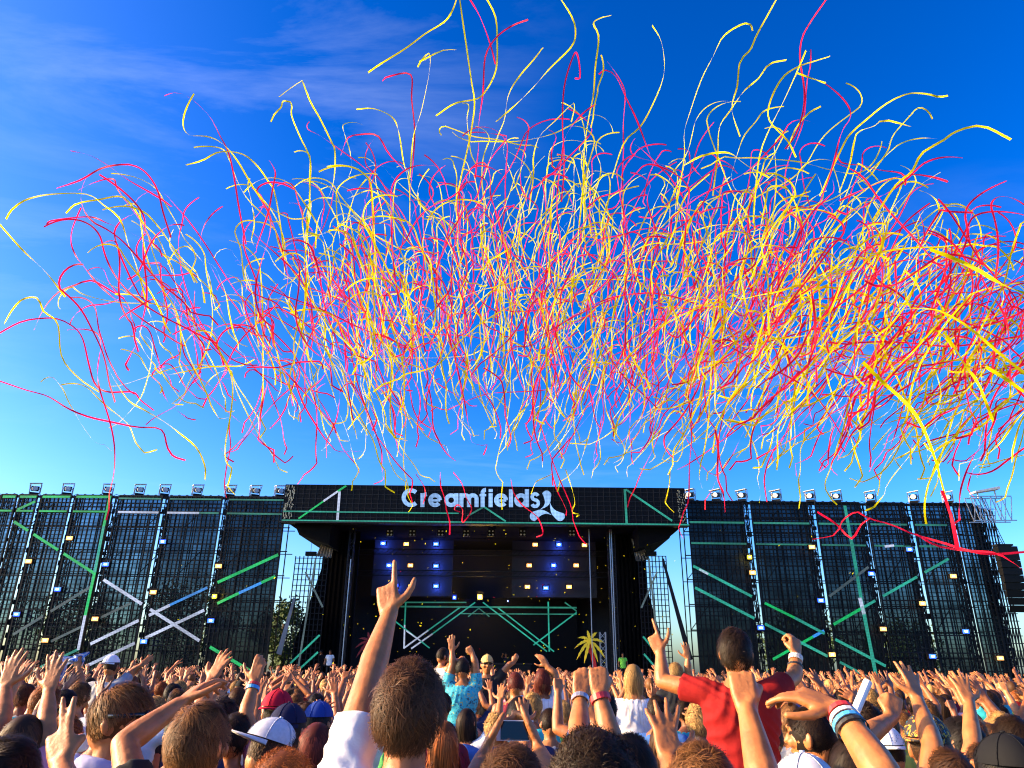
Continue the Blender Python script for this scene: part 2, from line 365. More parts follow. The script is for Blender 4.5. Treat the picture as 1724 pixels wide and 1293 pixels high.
for i, (c, w, p, q) in enumerate([('green', .10, h2(195, 308), h2(350, 200)), ('white', .12, h2(350, 200), h2(440, 138)), ('green', .12, h2(440, 138), h2(492, 104)), ('white', .15, h2(450, 140), h2(437, 318)),
        ('teal', .08, h2(100, 262), h2(1190, 275)), ('teal', .08, h2(92, 318), h3(1330, 346)), ('dim', .10, h2(1245, 292), h2(1345, 236)), ('teal', .10, h3(45, 228), h3(190, 325)),
        ('teal', .14, h3(930, 125), h3(942, 338)), ('teal', .12, h3(937, 127), h3(1225, 322))]):
    P, Q = W(*p, YH), W(*q, YH); strip((P[0], P[2]), (Q[0], Q[2]), w, -0.03 - .013 * (i % 3), hd, LED[c])
# lettering: strokes of constant width in a geometric sans, laid out in photo pixels of the header
def hp(x, y): p = W(*hz(x, y), YH); return (p[0], p[2])
def arc(cx, cy, r, a0, a1, n=22, sy=1.0): return [(cx + r * math.cos(math.radians(a0 + (a1 - a0) * k / n)), cy + r * sy * math.sin(math.radians(a0 + (a1 - a0) * k / n))) for k in range(n + 1)]
def stroke(mb, pts, w, y):
    """ribbon of width w (crop pixels) along a polyline"""
    P = np.array(pts, float); T = np.gradient(P, axis=0); T /= np.linalg.norm(T, axis=1)[:, None]; S = np.stack([-T[:, 1], T[:, 0]], 1) * w / 2
    A = [hp(*p) for p in P + S]; B = [hp(*p) for p in P - S]; n = len(A)
    V = [(a[0], y, a[1]) for a in A] + [(b[0], y, b[1]) for b in B] + [(a[0], y - .015, a[1]) for a in A] + [(b[0], y - .015, b[1]) for b in B]
    F = []
    for i in range(n - 1):
        F += [(i, i + 1, n + i + 1, n + i), (2 * n + i, 3 * n + i, 3 * n + i + 1, 2 * n + i + 1), (i, 2 * n + i, 2 * n + i + 1, i + 1), (n + i, n + i + 1, 3 * n + i + 1, 3 * n + i)]
    mb.add(V, F)
XB, XT, w0 = 291, 166, 37
cyl, rl = 228.5, 44
letters = {'C': [arc(281, 206, 66, 47, 313)], 'r': [[(385, XT), (385, XB)], arc(430, 218, 45, 180, 262, 8)],
    'e': [arc(499, cyl, rl, 38, 360), [(462, 231), (546, 231)]], 'a': [arc(645, cyl, rl, 0, 360), [(693, XT), (693, XB)]],
    'm': [[(738, XT), (738, XB)], arc(773, 218, 34, 180, 360, 14), [(807, 218), (807, XB)], arc(841, 218, 34, 180, 360, 14), [(875, 218), (875, XB)]],
    'f': [[(931, XB), (931, 165)], arc(958, 163, 27, 180, 275, 8), [(903, 183), (962, 183)]], 'i': [[(1003, XT), (1003, XB)], [(1003, 128), (1003, 155)]],
    'e ': [arc(1097, cyl, rl, 38, 360), [(1060, 231), (1144, 231)]], 'l': [[(1187, 130), (1187, XB)]], 'd': [arc(1278, cyl, rl, 0, 360), [(1332, 130), (1332, XB)]],
    's': [arc(1408, 199, 25, 335, 90, 12)[::1], arc(1408, 258, 27, -90, 155, 14)]}
letters['s'] = [arc(1406, 198, 27, -20, -262, 14) + arc(1406, 256, 29, -82, 160, 14)]
for i, (ch, sts) in enumerate(letters.items()):
    mb = MB()
    for j, s_ in enumerate(sts):
        ww = 34 if len(s_) == 2 and abs(s_[0][1] - s_[1][1]) < 3 else w0
        if len(s_) == 2 and ww == 34: ww = 20
        if ch == 's': ww = 30
        stroke(mb, s_, ww, -.045 - .004 * j - .0)
    mb.build('letter', LETTER, hd)
def tear(c, r, tip, bend, n=18):
    """drop: round end at c, curved tail to tip"""
    c = np.array(c, float); tip = np.array(tip, float); d = tip - c; L = np.linalg.norm(d); d /= L; s = np.array([-d[1], d[0]])
    A = []; B = []
    for k in range(n + 1):
        t = k / n; q = c + d * L * t + s * bend * math.sin(math.pi * t) * L; h = r * (1 - t) ** 1.15
        A.append(q + s * h); B.append(q - s * h)
    ang = math.atan2(s[1], s[0]); cap = [c + r * np.array([math.cos(ang + math.pi * k / 12), math.sin(ang + math.pi * k / 12)]) for k in range(1, 12)]
    return [tuple(hp(*p)) for p in A[::-1] + cap + B[:-1]]
for c, r, tip, b in (((1510, 184), 42, (1450, 313), -.24), ((1402, 374), 44, (1556, 362), -.20), ((1632, 374), 43, (1541, 248), -.16)):
    pts = tear(c, r, tip, b); MB().poly(pts, -.045, -.06).build('emblem_drop', LETTER, hd)
# roof, drapes, back wall
rf = MB(); rf.box((x0 + .15, .55, zb + .05), (x1 - .15, 13, zt - .1)); ro = rf.build('roof', m_blackcloth, st)
xl, xr = W(556, 930, 49)[0], W(1075, 930, 49)[0]
t = MB(); t.hexa([(x0 + 1.0, .6, zb - .7), (x0 + 2.9, .6, zb - 1.3), (x0 + 2.9, 10, zb - 1.3), (x0 + 1.0, 10, zb - .7), (x0 + .6, .6, zb + .04), (x0 + 2.9, .6, zb + .04), (x0 + 2.9, 10, zb + .04), (x0 + .6, 10, zb + .04)])
t.build('roof_soffit', m_blackcloth, st); t = MB(); t.hexa([(x1 - 2.9, .6, zb - 1.3), (x1 - 1.0, .6, zb - .7), (x1 - 1.0, 10, zb - .7), (x1 - 2.9, 10, zb - 1.3), (x1 - 2.9, .6, zb + .04), (x1 - .6, .6, zb + .04), (x1 - .6, 10, zb + .04), (x1 - 2.9, 10, zb + .04)])
t.build('roof_soffit', m_blackcloth, st)
MB().box((xl - .5, 10.6, 0), (xr + .5, 10.8, zb + .04)).build('back_drape', mat('backdrop_black', (0.022, 0.022, 0.025), .9, noise=.3), st)
for xa, xb_ in ((W(553, 930, 49)[0], W(606, 930, 49)[0]), (W(1030, 930, 49)[0], W(1078, 930, 49)[0])):
    d = MB(); n = 14
    for k in range(n): d.box((xa + (xb_ - xa) * k / n, 3.6 + (k % 2) * .12, 0), (xa + (xb_ - xa) * (k + 1) / n - .01, 3.8 + (k % 2) * .12, zb + .04))
    d.build('wing_drape', m_blackcloth, st)
for xa in (xl - .35, xr + .35): MB().box((xa - .1, 3.9, 0), (xa + .1, 10.6, zb + .03)).build('side_drape', m_blackcloth, st)
MB().box((xl - 1.5, 1.5, 0), (xr + 1.5, 10.5, 1.3)).build('deck', m_black, st)
for px in (588, 1029, 1033):
    x = W(px, 950, 47)[0]; t = MB(); truss(t, x, 2.2, 1.3, zb, .3, .05, .5); t.build('roof_tower', m_darkalu, st)
for k, px in enumerate((590, 1028, 1031, 993)):
    x = W(px, 950, 46.6)[0]; t = MB(); t.bar((x, 1.6, 1.3), (x, 1.6, zb if k else zb - 2), .05); t.build('steel_pole', m_alu, st)
for j, yy in enumerate((6.3, 6.31, 6.32)):
    t = MB(); z = W(800, (908, 945, 981)[j], YH + yy)[2] + .42
    t.bar((xl, yy, z), (xr, yy, z), .06); t.bar((xl, yy, z + .35), (xr, yy, z + .35), .06)
    for x in np.arange(xl, xr - .3, .35): t.bar((x, yy, z), (x + .35, yy, z + .35), .03)
    t.build('lighting_truss', m_darkalu, st)
for xa, xb_ in ((628, 762), (862, 1004)):
    MB().box((W(xa, 950, 51.6)[0], 6.75, W(800, 1004, 51.6)[2]), (W(xb_, 950, 51.6)[0], 6.8, W(800, 893, 51.6)[2])).build('halo_board', mat('board_grey', (.035, .035, .04), .9), st)  # added boards behind the lamp blocks, there to catch the glow as halos
# line drawing on the screen at the back of the stage
bs = MB().box((W(672, 1000, 54)[0], 9.6, 1.3), (W(972, 1000, 54)[0], 9.8, W(800, 1005, 54)[2])).build('back_screen', mat('back_screen_black', (.003, .003, .0035), .6, spec=.15), st)
for i, (c, w, p, q) in enumerate([('dim', .06, (680, 1014), (785, 1014)), ('dim', .07, (674, 1021), (971, 1023)), ('dim', .05, (776, 1033), (971, 1034)), ('teal', .07, (683, 1014), (681, 1052)), ('white', .07, (681, 1052), (680, 1092)),
        ('teal', .06, (775, 1022), (721, 1061)), ('white', .07, (721, 1061), (680, 1091)), ('teal', .06, (800, 1014), (728, 1067)), ('white', .07, (728, 1067), (692, 1092)), ('teal', .06, (664, 1045), (723, 1091)), ('white', .06, (684, 1062), (708, 1079)),
        ('teal', .06, (813, 1014), (921, 1097)), ('teal', .06, (837, 1022), (933, 1097)), ('teal', .07, (923, 1013), (925, 1097)), ('teal', .06, (971, 1031), (898, 1086)), ('dim', .06, (951, 1014), (971, 1029)), ('dim', .05, (788, 1038), (806, 1024)), ('dim', .05, (806, 1024), (824, 1038))]):
    P, Q = W(*p, 54.5), W(*q, 54.5); strip((P[0], P[2]), (Q[0], Q[2]), w * 1.5, 9.59 - .013 * (i % 4), bs, LED[c])
# wings: mesh screens with slanted flap and tarpaulin
def wing(sgn, pxo, pxi, label):
    root = empty('wing_screen', (0, 47.0, 0)); tag(root, label, 'mesh screen', 'mesh screens flanking the stage opening')
    a, b = sorted((W(pxo, 935, 47)[0], W(pxi, 935, 47)[0])); z1 = W(pxo, 936, 47)[2]
    f = MB(); n = 8
    for k in range(n + 1): x = a + (b - a) * k / n; f.box((x - .025, 0, .5), (x + .025, .06, z1))
    for z in np.arange(.5, z1 + .01, .33): f.box((a, .008, z - .02), (b, .05, z + .02))
    fo = f.build('grid_frame', m_black, root)
    h = MB(); xm = a + (b - a) * (.38 if sgn < 0 else .62)
    if sgn < 0: P = [(xm, .5), (b, .5), (b, z1 - .05), (xm + .9, z1 - .6), (a + .35, 3)]
    else: P = [(a, .5), (xm, .5), (b - .35, 3), (xm - .9, z1 - .6), (a, z1 - .05)]
    h.poly(P, .2, .24); h.build('dark_scrim', m_blackcloth, root)
    for p, q, c in ((( .35, .88), (.98, .62), 'faint'), ((.62, .98), (.42, .1), 'faint'), ((.2, .22), (.97, .42), 'teal'), ((.15, .1), (.97, .30), 'teal')):
        X = lambda u: a + (b - a) * (u if sgn < 0 else 1 - u)
        strip((X(p[0]), .5 + (z1 - .5) * p[1]), (X(q[0]), .5 + (z1 - .5) * q[1]), .11, -.01, root, LED[c])
    # slanted flap edge running down and out
    top = (a + .9, z1 - 3.6) if sgn < 0 else (b - .9, z1 - 1.0)
    pe = W(466, 1100, 47) if sgn < 0 else W(1166, 1110, 47)
    pt = W(495, 1005, 47) if sgn < 0 else W(1117, 940, 47)
    fl = MB(); fl.poly([(pt[0], pt[2]), (pe[0], pe[2]), (pe[0] + sgn * -.3, pe[2] - .1), (pt[0] - sgn * .12, pt[2] - .1)], -.12, -.06); fl.build('slanted_flap', m_tarp if sgn < 0 else m_darkalu, root)
    # gathered tarpaulin under the roof corner
    q = [W(x, y, 47) for x, y in (((546, 896), (560, 897), (556, 938), (530, 935)) if sgn < 0 else ((1064, 904), (1080, 908), (1096, 941), (1072, 943)))]
    V = []; F = []; n = 10
    for k in range(n + 1):
        t = k / n; A = q[0] * (1 - t) + q[1] * t; B = q[3] * (1 - t) + q[2] * t; d = .12 * (k % 2)
        V += [(A[0], .5 + d, A[2]), (B[0], .3 + d * 2, B[2])]
        if k: F.append((2 * k - 2, 2 * k - 1, 2 * k + 1, 2 * k))
    MB().add(V, F).build('tarpaulin', m_tarp, root)
    l = MB(); bx = (a + .55 if sgn < 0 else b - 1.2); l.box((bx, .1, z1 + .05), (bx + .65, .4, z1 + .3)); l.bar((bx + .3, .25, z1 + .3), (bx + .3, .25, zb), .02); l.build('hanging_lamp', m_black, root)
wing(-1, 498, 553, 'leaning mesh screen at the left edge of the stage opening')
wing(1, 1121, 1074, 'leaning mesh screen at the right edge of the stage opening')
# ------------------------------------------------------------------ lamps
E = {'amber': mat('lamp_amber', (.1, .05, .02), emit=(1.0, .42, .10), estr=1.5), 'blue': mat('lamp_blue', (.02, .03, .1), emit=(.02, .08, 1.0), estr=3.0),
     'yellow': mat('lamp_yellow', (.1, .1, .02), emit=(1.0, .70, .02), estr=2.2), 'core': mat('lamp_core', (.1, .1, .1), emit=(.75, .85, 1.0), estr=4.0), 'gold': mat('lamp_gold', (.1, .06, 0), emit=(1.0, .50, .06), estr=2.5)}
def blinder(px, py, Y, colr, label, group, w=.42, h=.24, glow=0.0):
    p = W(px, py, Y); root = empty('blinder_light', p); tag(root, label, 'lamp', group)
    MB().box((-w / 2 - .04, .0, -h / 2 - .04), (w / 2 + .04, .18, h / 2 + .04)).build('housing', m_black, root)
    for sx in (-1, 1):
        MB().box((sx * w / 4 - w / 4 + .012, -.03, -h / 2), (sx * w / 4 + w / 4 - .012, -.002, h / 2)).build('lens', E[colr], root)
    MB().box((-w * .2, -.05, -h * .2), (w * .2, -.034, h * .2)).build('bright_core', E['core'] if colr == 'blue' else mat('core_warm', (.1, .1, .1), emit=(1, .86, .6), estr=2.2), root)
    b = MB(); b.bar((-w / 2 - .06, .08, 0), (-w / 2 - .06, .08, h * 1.1), .03); b.bar((w / 2 + .06, .08, 0), (w / 2 + .06, .08, h * 1.1), .03); b.bar((-w / 2 - .06, .08, h * 1.1), (w / 2 + .06, .08, h * 1.1), .03); b.build('bracket', m_black, root)
    if glow:
        L = bpy.data.lights.new('lamp_glow', 'POINT'); L.energy = glow; L.shadow_soft_size = .12; L.color = {'blue': (.05, .12, 1), 'amber': (1, .5, .15), 'yellow': (1, .8, .1), 'gold': (1, .6, .12)}[colr]
        lo = bpy.data.objects.new('lamp_glow', L); COL.objects.link(lo); lo.parent = root; lo.location = (0, .45 if 'lamp block' in label else -.25, 0)  # in the lamp blocks an added light behind the housing, throwing a halo on the board
def place(px): return 'left' if px < 480 else 'right'
for colr, pts in (('amber', [(117, 906), (48, 945), (258, 997), (368, 953), (160, 1042), (76, 1078), (1367, 921), (1267, 964), (1605, 970), (1553, 1016), (1487, 1059), (1401, 1102), (1684, 1108)]),
                  ('blue', [(274, 912), (178, 950), (97, 992), (28, 1034), (242, 1080), (355, 1045), (1531, 925), (1467, 966), (1382, 1011), (1281, 1057), (1626, 1063), (1570, 1105)]),
                  ('yellow', [(361, 1004), (1262, 938)])):
    pts = sorted(pts)
    for side in ('left', 'right'):
        sub = sorted([p for p in pts if place(p[0]) == side], key=lambda p: p[1])
        for i, p in enumerate(sub):
            o = ['highest', 'second highest', 'third highest', 'fourth highest', 'fifth highest', 'sixth highest', 'lowest'][i if i < len(sub) - 1 else 6]
            lab = ('%s %s light on the %s screen wall' % (o, colr, side)) if len(sub) > 1 else 'glaring yellow spotlight on the %s screen wall' % side
            blinder(*p, YW - .25, colr, lab, 'small lights hung on the screen walls', glow=3 if colr != 'yellow' else 12, w=.38 if colr != 'yellow' else .26, h=.22)
rows = [[('blue', 645, 915), ('amber', 684, 916), ('blue', 734, 916), ('amber', 901, 917), ('blue', 941, 917), ('amber', 984, 918)],
        [('blue', 655, 952), ('amber', 691, 952), ('blue', 734, 953), ('amber', 891, 952), ('blue', 932, 952), ('amber', 970, 952)],
        [('blue', 666, 987), ('amber', 692, 987), ('blue', 734, 987), ('amber', 888, 988), ('blue', 919, 990), ('amber', 958, 988)]]
for j, row in enumerate(rows):
    for i, (c, px, py) in enumerate(row):
        side = 'left' if px < 800 else 'right'; o = ['outer', 'middle', 'inner'] if side == 'left' else ['inner', 'middle', 'outer']
        blinder(px, py, YH + 6, c, '%s %s light in the %s row of the %s lamp block above the stage' % (o[i % 3], c, ('top', 'middle', 'bottom')[j], side), 'lamp blocks above the stage', glow=22 if c == 'blue' else .6, w=.36, h=.22)
blinder(808, 1005, 53, 'gold', 'glaring golden spotlight at the centre of the stage', None, .3, .3, glow=120)
blinder(765, 1006, 53, 'blue', 'bright blue spotlight beside the golden one on stage', None, .2, .2, glow=60)
blinder(855, 1012, 53.5, 'blue', 'dim small blue spotlight right of the golden one on stage', None, .10, .10)
blinder(951, 1142, 44.5, 'blue', 'blue light low at the stage edge above the crowd', None, .5, .25, glow=40)
for px in (656, 694, 742, 785, 827, 880, 963):
    p = W(px, 897, YH + 2); root = empty('lamp_cluster', p); tag(root, 'unlit four-cell lamp under the roof edge', 'lamp', 'unlit four-cell lamps under the roof edge')
    MB().box((-.22, .02, -.22), (.22, .2, .22)).build('housing', m_black, root)
    for sx in (-1, 1):
        for sz in (-1, 1): MB().lathe([(.05, 0), (.06, .03)], (sx * .11, -.02, sz * .11), 8, axis=1).build('reflector', m_case, root)
# moving-head floodlights along the wall tops
def roof_light(px, py, yaw, label):
    root = empty('roof_light', (W(px, py, YW)[0], YW + .45, ZT + .10)); root.rotation_euler.z = yaw; tag(root, label, 'stage light', 'hooded lights along the tops of the screen walls')
    MB().box((-.24, -.2, 0), (.24, .2, .14)).build('base', m_black, root)
    y = MB(); y.bar((-.27, 0, .08), (-.27, 0, .5), .05); y.bar((.27, 0, .08), (.27, 0, .5), .05); y.bar((-.27, .0, .1), (.27, .0, .1), .055); y.build('yoke', m_case, root)
    h = MB(); h.hexa([(-.2, -.22, .2), (.2, -.22, .2), (.2, .18, .28), (-.2, .18, .28), (-.22, -.26, .52), (.22, -.26, .52), (.22, .2, .6), (-.22, .2, .6)]); ho = h.build('head', m_black, root)
    MB().lathe([(.15, 0), (.17, .05)], (0, -.3, .37), 12, axis=1).build('lens', m_case, ho)
    c = MB(); c.hexa([(-.33, -.42, .62), (.33, -.42, .70), (.33, .3, .80), (-.33, .3, .72), (-.33, -.42, .66), (.33, -.42, .74), (.33, .3, .84), (-.33, .3, .76)])
    for sx in (-.3, .3): c.bar((sx, .25, .1), (sx, .25, .75), .04); c.bar((sx, -.38, .66 + sx * .1), (sx, .2, .3), .035)
    c.bar((-.3, .25, .42), (.3, .25, .46), .05); c.build('rain_hood', m_case, root)
LX = [47, 103, 172, 226, 269, 325, 381, 424, 466]; RX = [1165, 1210, 1254, 1312, 1370, 1415, 1473, 1546, 1604]
ordn = ['first', 'second', 'third', 'fourth', 'fifth', 'sixth', 'seventh', 'eighth', 'ninth']
for i, px in enumerate(LX): roof_light(px, 841, .5, '%s hooded light from the left on top of the left screen wall' % ordn[i])
for i, px in enumerate(RX): roof_light(px, 846, -.5, '%s hooded light from the left on top of the right screen wall' % ordn[i])
# cantilevered truss and hung loudspeaker array at the right end
p = W(1668, 858, YW - .6); rt = empty('cantilever_truss', p); tag(rt, 'pale lattice truss arm sticking out at the right wall end', 'truss')
for z in (-.75, .75):
    for y in (-.3, .3): MB().bar((-1.3, y, z), (1.25, y, z + .04), .06).build('chord', m_alu, rt)
t = MB()
for k in range(8):
    xa = -1.3 + k * .32
    for y in (-.3, .3): t.bar((xa, y, -.75 if k % 2 else .75), (xa + .32, y, .75 if k % 2 else -.75), .04)
t.build('lattice', m_alu, rt)
t = MB(); t.hexa([(-.9, -.3, 1.0), (.7, -.3, 1.25), (.7, .3, 1.25), (-.9, .3, 1.0), (-.9, -.3, 1.1), (.7, -.3, 1.42), (.7, .3, 1.42), (-.9, .3, 1.1)]); t.bar((-.6, 0, .7), (-.6, 0, 1.1), .06); t.bar((.5, 0, .7), (.5, 0, 1.3), .06); t.build('rain_hood', m_case, rt)
pt, pb = W(1690, 920, 44.5), W(1696, 1030, 44.5)
sp = empty('speaker_array', (pt[0], 44.5, pb[2])); tag(sp, 'black hanging loudspeaker column beyond the right screen wall', 'loudspeaker')
n = 9; H = pt[2] - pb[2]
for k in range(n):
    z = H * (1 - (k + 1) / n); dx = .012 * k * k * .3; hh = H / n - .03
    c = MB(); c.hexa([(-.55 + dx, -.3 + .01 * k * k, z), (.6 + dx, -.3 + .01 * k * k, z), (.5 + dx, .35, z), (-.45 + dx, .35, z), (-.55 + dx, -.3 + .008 * k * k, z + hh), (.6 + dx, -.3 + .008 * k * k, z + hh), (.5 + dx, .35, z + hh), (-.45 + dx, .35, z + hh)])
    c.build('cabinet', m_black, sp)
t = MB(); t.box((-.5, -.2, H + .02), (.45, .3, H + .12)); t.bar((0, 0, H + .1), (-.6, .6, ZT - pb[2] + .3), .03); t.bar((.1, 0, H + .1), (-.3, .6, ZT - pb[2] + .3), .03); t.build('rigging', m_black, sp)
# ------------------------------------------------------------------ stage dressing
def palm(px, py, Y, label, cf, ct, s=1.0):
    p = W(px, py, Y); root = empty('palm_cutout', (p[0], Y, 1.3)); tag(root, label, 'stage prop'); z = p[2] - 1.3
    for k, (a, L) in enumerate([(176, .95), (140, .95), (100, .8), (62, .95), (24, .95), (215, 1.0), (-28, 1.0), (248, 1.0), (-62, .95)]):
        pts = []; n = 9; r = math.radians(a)
        for side in (1, -1):
            rng_ = range(n + 1) if side == 1 else range(n, -1, -1)
            for i in rng_:
                t = i / n; bend = -.55 * t * t * abs(math.cos(r)) ** .5
                cx = math.cos(r) * L * t; cz = math.sin(r) * L * t + bend * L
                wd = .10 * math.sin(math.pi * min(1, .06 + t * .92)) * (1 if i % 2 else .72)
                pts.append((s * (cx - math.sin(r) * wd * side), z + s * (cz + math.cos(r) * wd * side)))
        MB().poly(pts, -.03 - .006 * k, -.005 - .006 * k).build('frond', cf, root)
    x1_ = .42 * s
    MB().poly([(-.16 * s, z - .1), (.18 * s, z - .05), (.24 * s, z - .7), (x1_ + .12, 0), (x1_ - .14, 0), (.02, z - .75), (-.14 * s, z - .62)], .01, .05).build('trunk', ct, root)
m_py = mat('yellow_board', (.90, .62, .01), .5, noise=.1); m_pr = mat('red_board', (.62, .015, .012), .5, noise=.1)
palm(993, 1079, 46.8, 'yellow palm tree cut-out with a red trunk on stage', m_py, m_pr)
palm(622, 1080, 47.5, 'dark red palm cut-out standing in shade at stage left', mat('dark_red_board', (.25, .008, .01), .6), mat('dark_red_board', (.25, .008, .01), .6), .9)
x = W(1016, 1090, 46.9)[0]; tt = empty('lattice_tower', (x, 46.9, 1.3)); tag(tt, 'short silver lattice tower behind the yellow palm', 'truss'); t = MB(); truss(t, 0, .25, 0, 2.9, .34, .05, .34); t.build('lattice', m_alu, tt)
dj = empty('dj_booth', (W(850, 1100, 49)[0], 49, 1.3)); tag(dj, 'low black performance desk in the middle of the stage', 'desk')
MB().box((-1.6, 0, 0), (1.6, .8, 1.05)).build('front_board', m_black, dj); MB().box((-1.7, -.05, 1.055), (1.7, .85, 1.12)).build('desk_top', m_darkalu, dj)
# trees behind the stage
m_leaf = mat('foliage', (0.04, 0.075, 0.015), .8, noise=.5, nscale=3); m_bark = mat('bark', (.09, .06, .04), .9, noise=.3)
def tree(x, y, h, r, label, seed):
    R = np.random.default_rng(seed); root = empty('broadleaf_tree', (x, y, 0)); tag(root, label, 'tree', 'trees behind the stage')
    t = MB(); t.lathe([(.32, 0), (.24, h * .3), (.12, h * .7)], (0, 0, 0), 8)
    for k in range(7):
        a = k * .9; t.bar((0, 0, h * (.3 + .05 * k)), (math.cos(a) * r * .7, math.sin(a) * r * .7, h * (.5 + .05 * k)), .10)
    t.build('trunk', m_bark, root)
    nC = 46; cs = R.normal(size=(nC, 3)); cs /= np.linalg.norm(cs, axis=1)[:, None]; cs *= (R.uniform(.35, 1, nC) ** .6)[:, None]; cs = cs * [r, r, h * .36] + [0, 0, h * .62]
    nl = 90; P = np.repeat(cs, nl, 0) + R.normal(size=(nC * nl, 3)) * r * .17
    n = len(P); A = R.normal(size=(n, 3)); A /= np.linalg.norm(A, axis=1)[:, None]; B = np.cross(A, R.normal(size=(n, 3))); B /= np.linalg.norm(B, axis=1)[:, None]; s = R.uniform(.10, .2, n)[:, None]
    V = np.stack([P - A * s, P + B * s * .6, P + A * s, P - B * s * .6], 1).reshape(-1, 3)
    link('crown', mesh_tris('crown', V, np.arange(n * 4).reshape(-1, 4)), m_leaf, root)
for i, (px, Y, h, r, lab) in enumerate([(484, 62, 7.6, 2.2, 'leafy tree showing in the gap left of the stage'), (330, 70, 9.5, 3.6, 'tree seen dimly through the inner left screens'), (140, 72, 8.5, 3.8, 'tree seen dimly through the outer left screens'), (1330, 72, 7.5, 3.6, 'tree behind the inner right screens'), (1500, 70, 7, 3.4, 'tree behind the outer right screens')]):
    tree(W(px, 1000, Y)[0], Y, h, r, lab, i + 1)
# ------------------------------------------------------------------ streamers in the air
def paper(name, col, tcol):
    m = bpy.data.materials.new(name); m.use_nodes = True; t = m.node_tree; b = t.nodes['Principled BSDF']
    b.inputs['Base Color'].default_value = (*col, 1); b.inputs['Roughness'].default_value = .6; b.inputs['Specular IOR Level'].default_value = .15
    tr = N(t, 'ShaderNodeBsdfTranslucent'); tr.inputs['Color'].default_value = (*tcol, 1)
    mx = N(t, 'ShaderNodeMixShader'); mx.inputs[0].default_value = .5
    t.links.new(b.outputs[0], mx.inputs[1]); t.links.new(tr.outputs[0], mx.inputs[2]); t.links.new(mx.outputs[0], t.nodes['Material Output'].inputs['Surface'])
    return m
PAP = {'y': paper('yellow_paper', (.72, .63, .0), (.76, .70, .0)), 'r': paper('red_paper', (.74, .008, .035), (.82, .01, .06))}
def smooth_noise(R, n, k, amp):
    c = R.normal(size=k + 3) * amp; x = np.linspace(0, k, n); i = np.minimum(x.astype(int), k - 1); t = x - i
    p0, p1, p2, p3 = c[np.maximum(i - 1, 0)], c[i], c[i + 1], c[i + 2]
    return .5 * (2 * p1 + (p2 - p0) * t + (2 * p0 - 5 * p1 + 4 * p2 - p3) * t * t + (3 * p1 - p0 - 3 * p2 + p3) * t ** 3)
def ribbon(P, width, R, twist=1.0):
    n = len(P); T = np.gradient(P, axis=0); T /= np.linalg.norm(T, axis=1)[:, None] + 1e-9
    view = P - CAM; view /= np.linalg.norm(view, axis=1)[:, None]
    S = np.cross(T, view); S /= np.linalg.norm(S, axis=1)[:, None] + 1e-9; D = np.cross(S, T)
    a = smooth_noise(R, n, max(3, n // 7), .95 * twist) + R.uniform(-.5, .5)
    Wd = (S * np.cos(a)[:, None] + D * np.sin(a)[:, None]) * width / 2
    return np.stack([P - Wd, P + Wd], 1).reshape(-1, 3), np.array([(2 * i, 2 * i + 1, 2 * i + 3, 2 * i + 2) for i in range(n - 1)])
def resample(P, step):
    P = np.asarray(P, float)
    # Catmull-Rom through the traced points, then even spacing
    Q = np.vstack([2 * P[0] - P[1], P, 2 * P[-1] - P[-2]]); out = []
    for i in range(1, len(Q) - 2):
        t = np.linspace(0, 1, 9)[:-1, None]; p0, p1, p2, p3 = Q[i - 1], Q[i], Q[i + 1], Q[i + 2]
        out.append(.5 * (2 * p1 + (p2 - p0) * t + (2 * p0 - 5 * p1 + 4 * p2 - p3) * t * t + (3 * p1 - p0 - 3 * p2 + p3) * t ** 3))
    out = np.vstack(out + [Q[-2:-1]]); d = np.r_[0, np.cumsum(np.linalg.norm(np.diff(out, axis=0), axis=1))]
    n = max(6, int(d[-1] / step)); s = np.linspace(0, d[-1], n)
    return np.stack([np.interp(s, d, out[:, k]) for k in range(3)], 1)
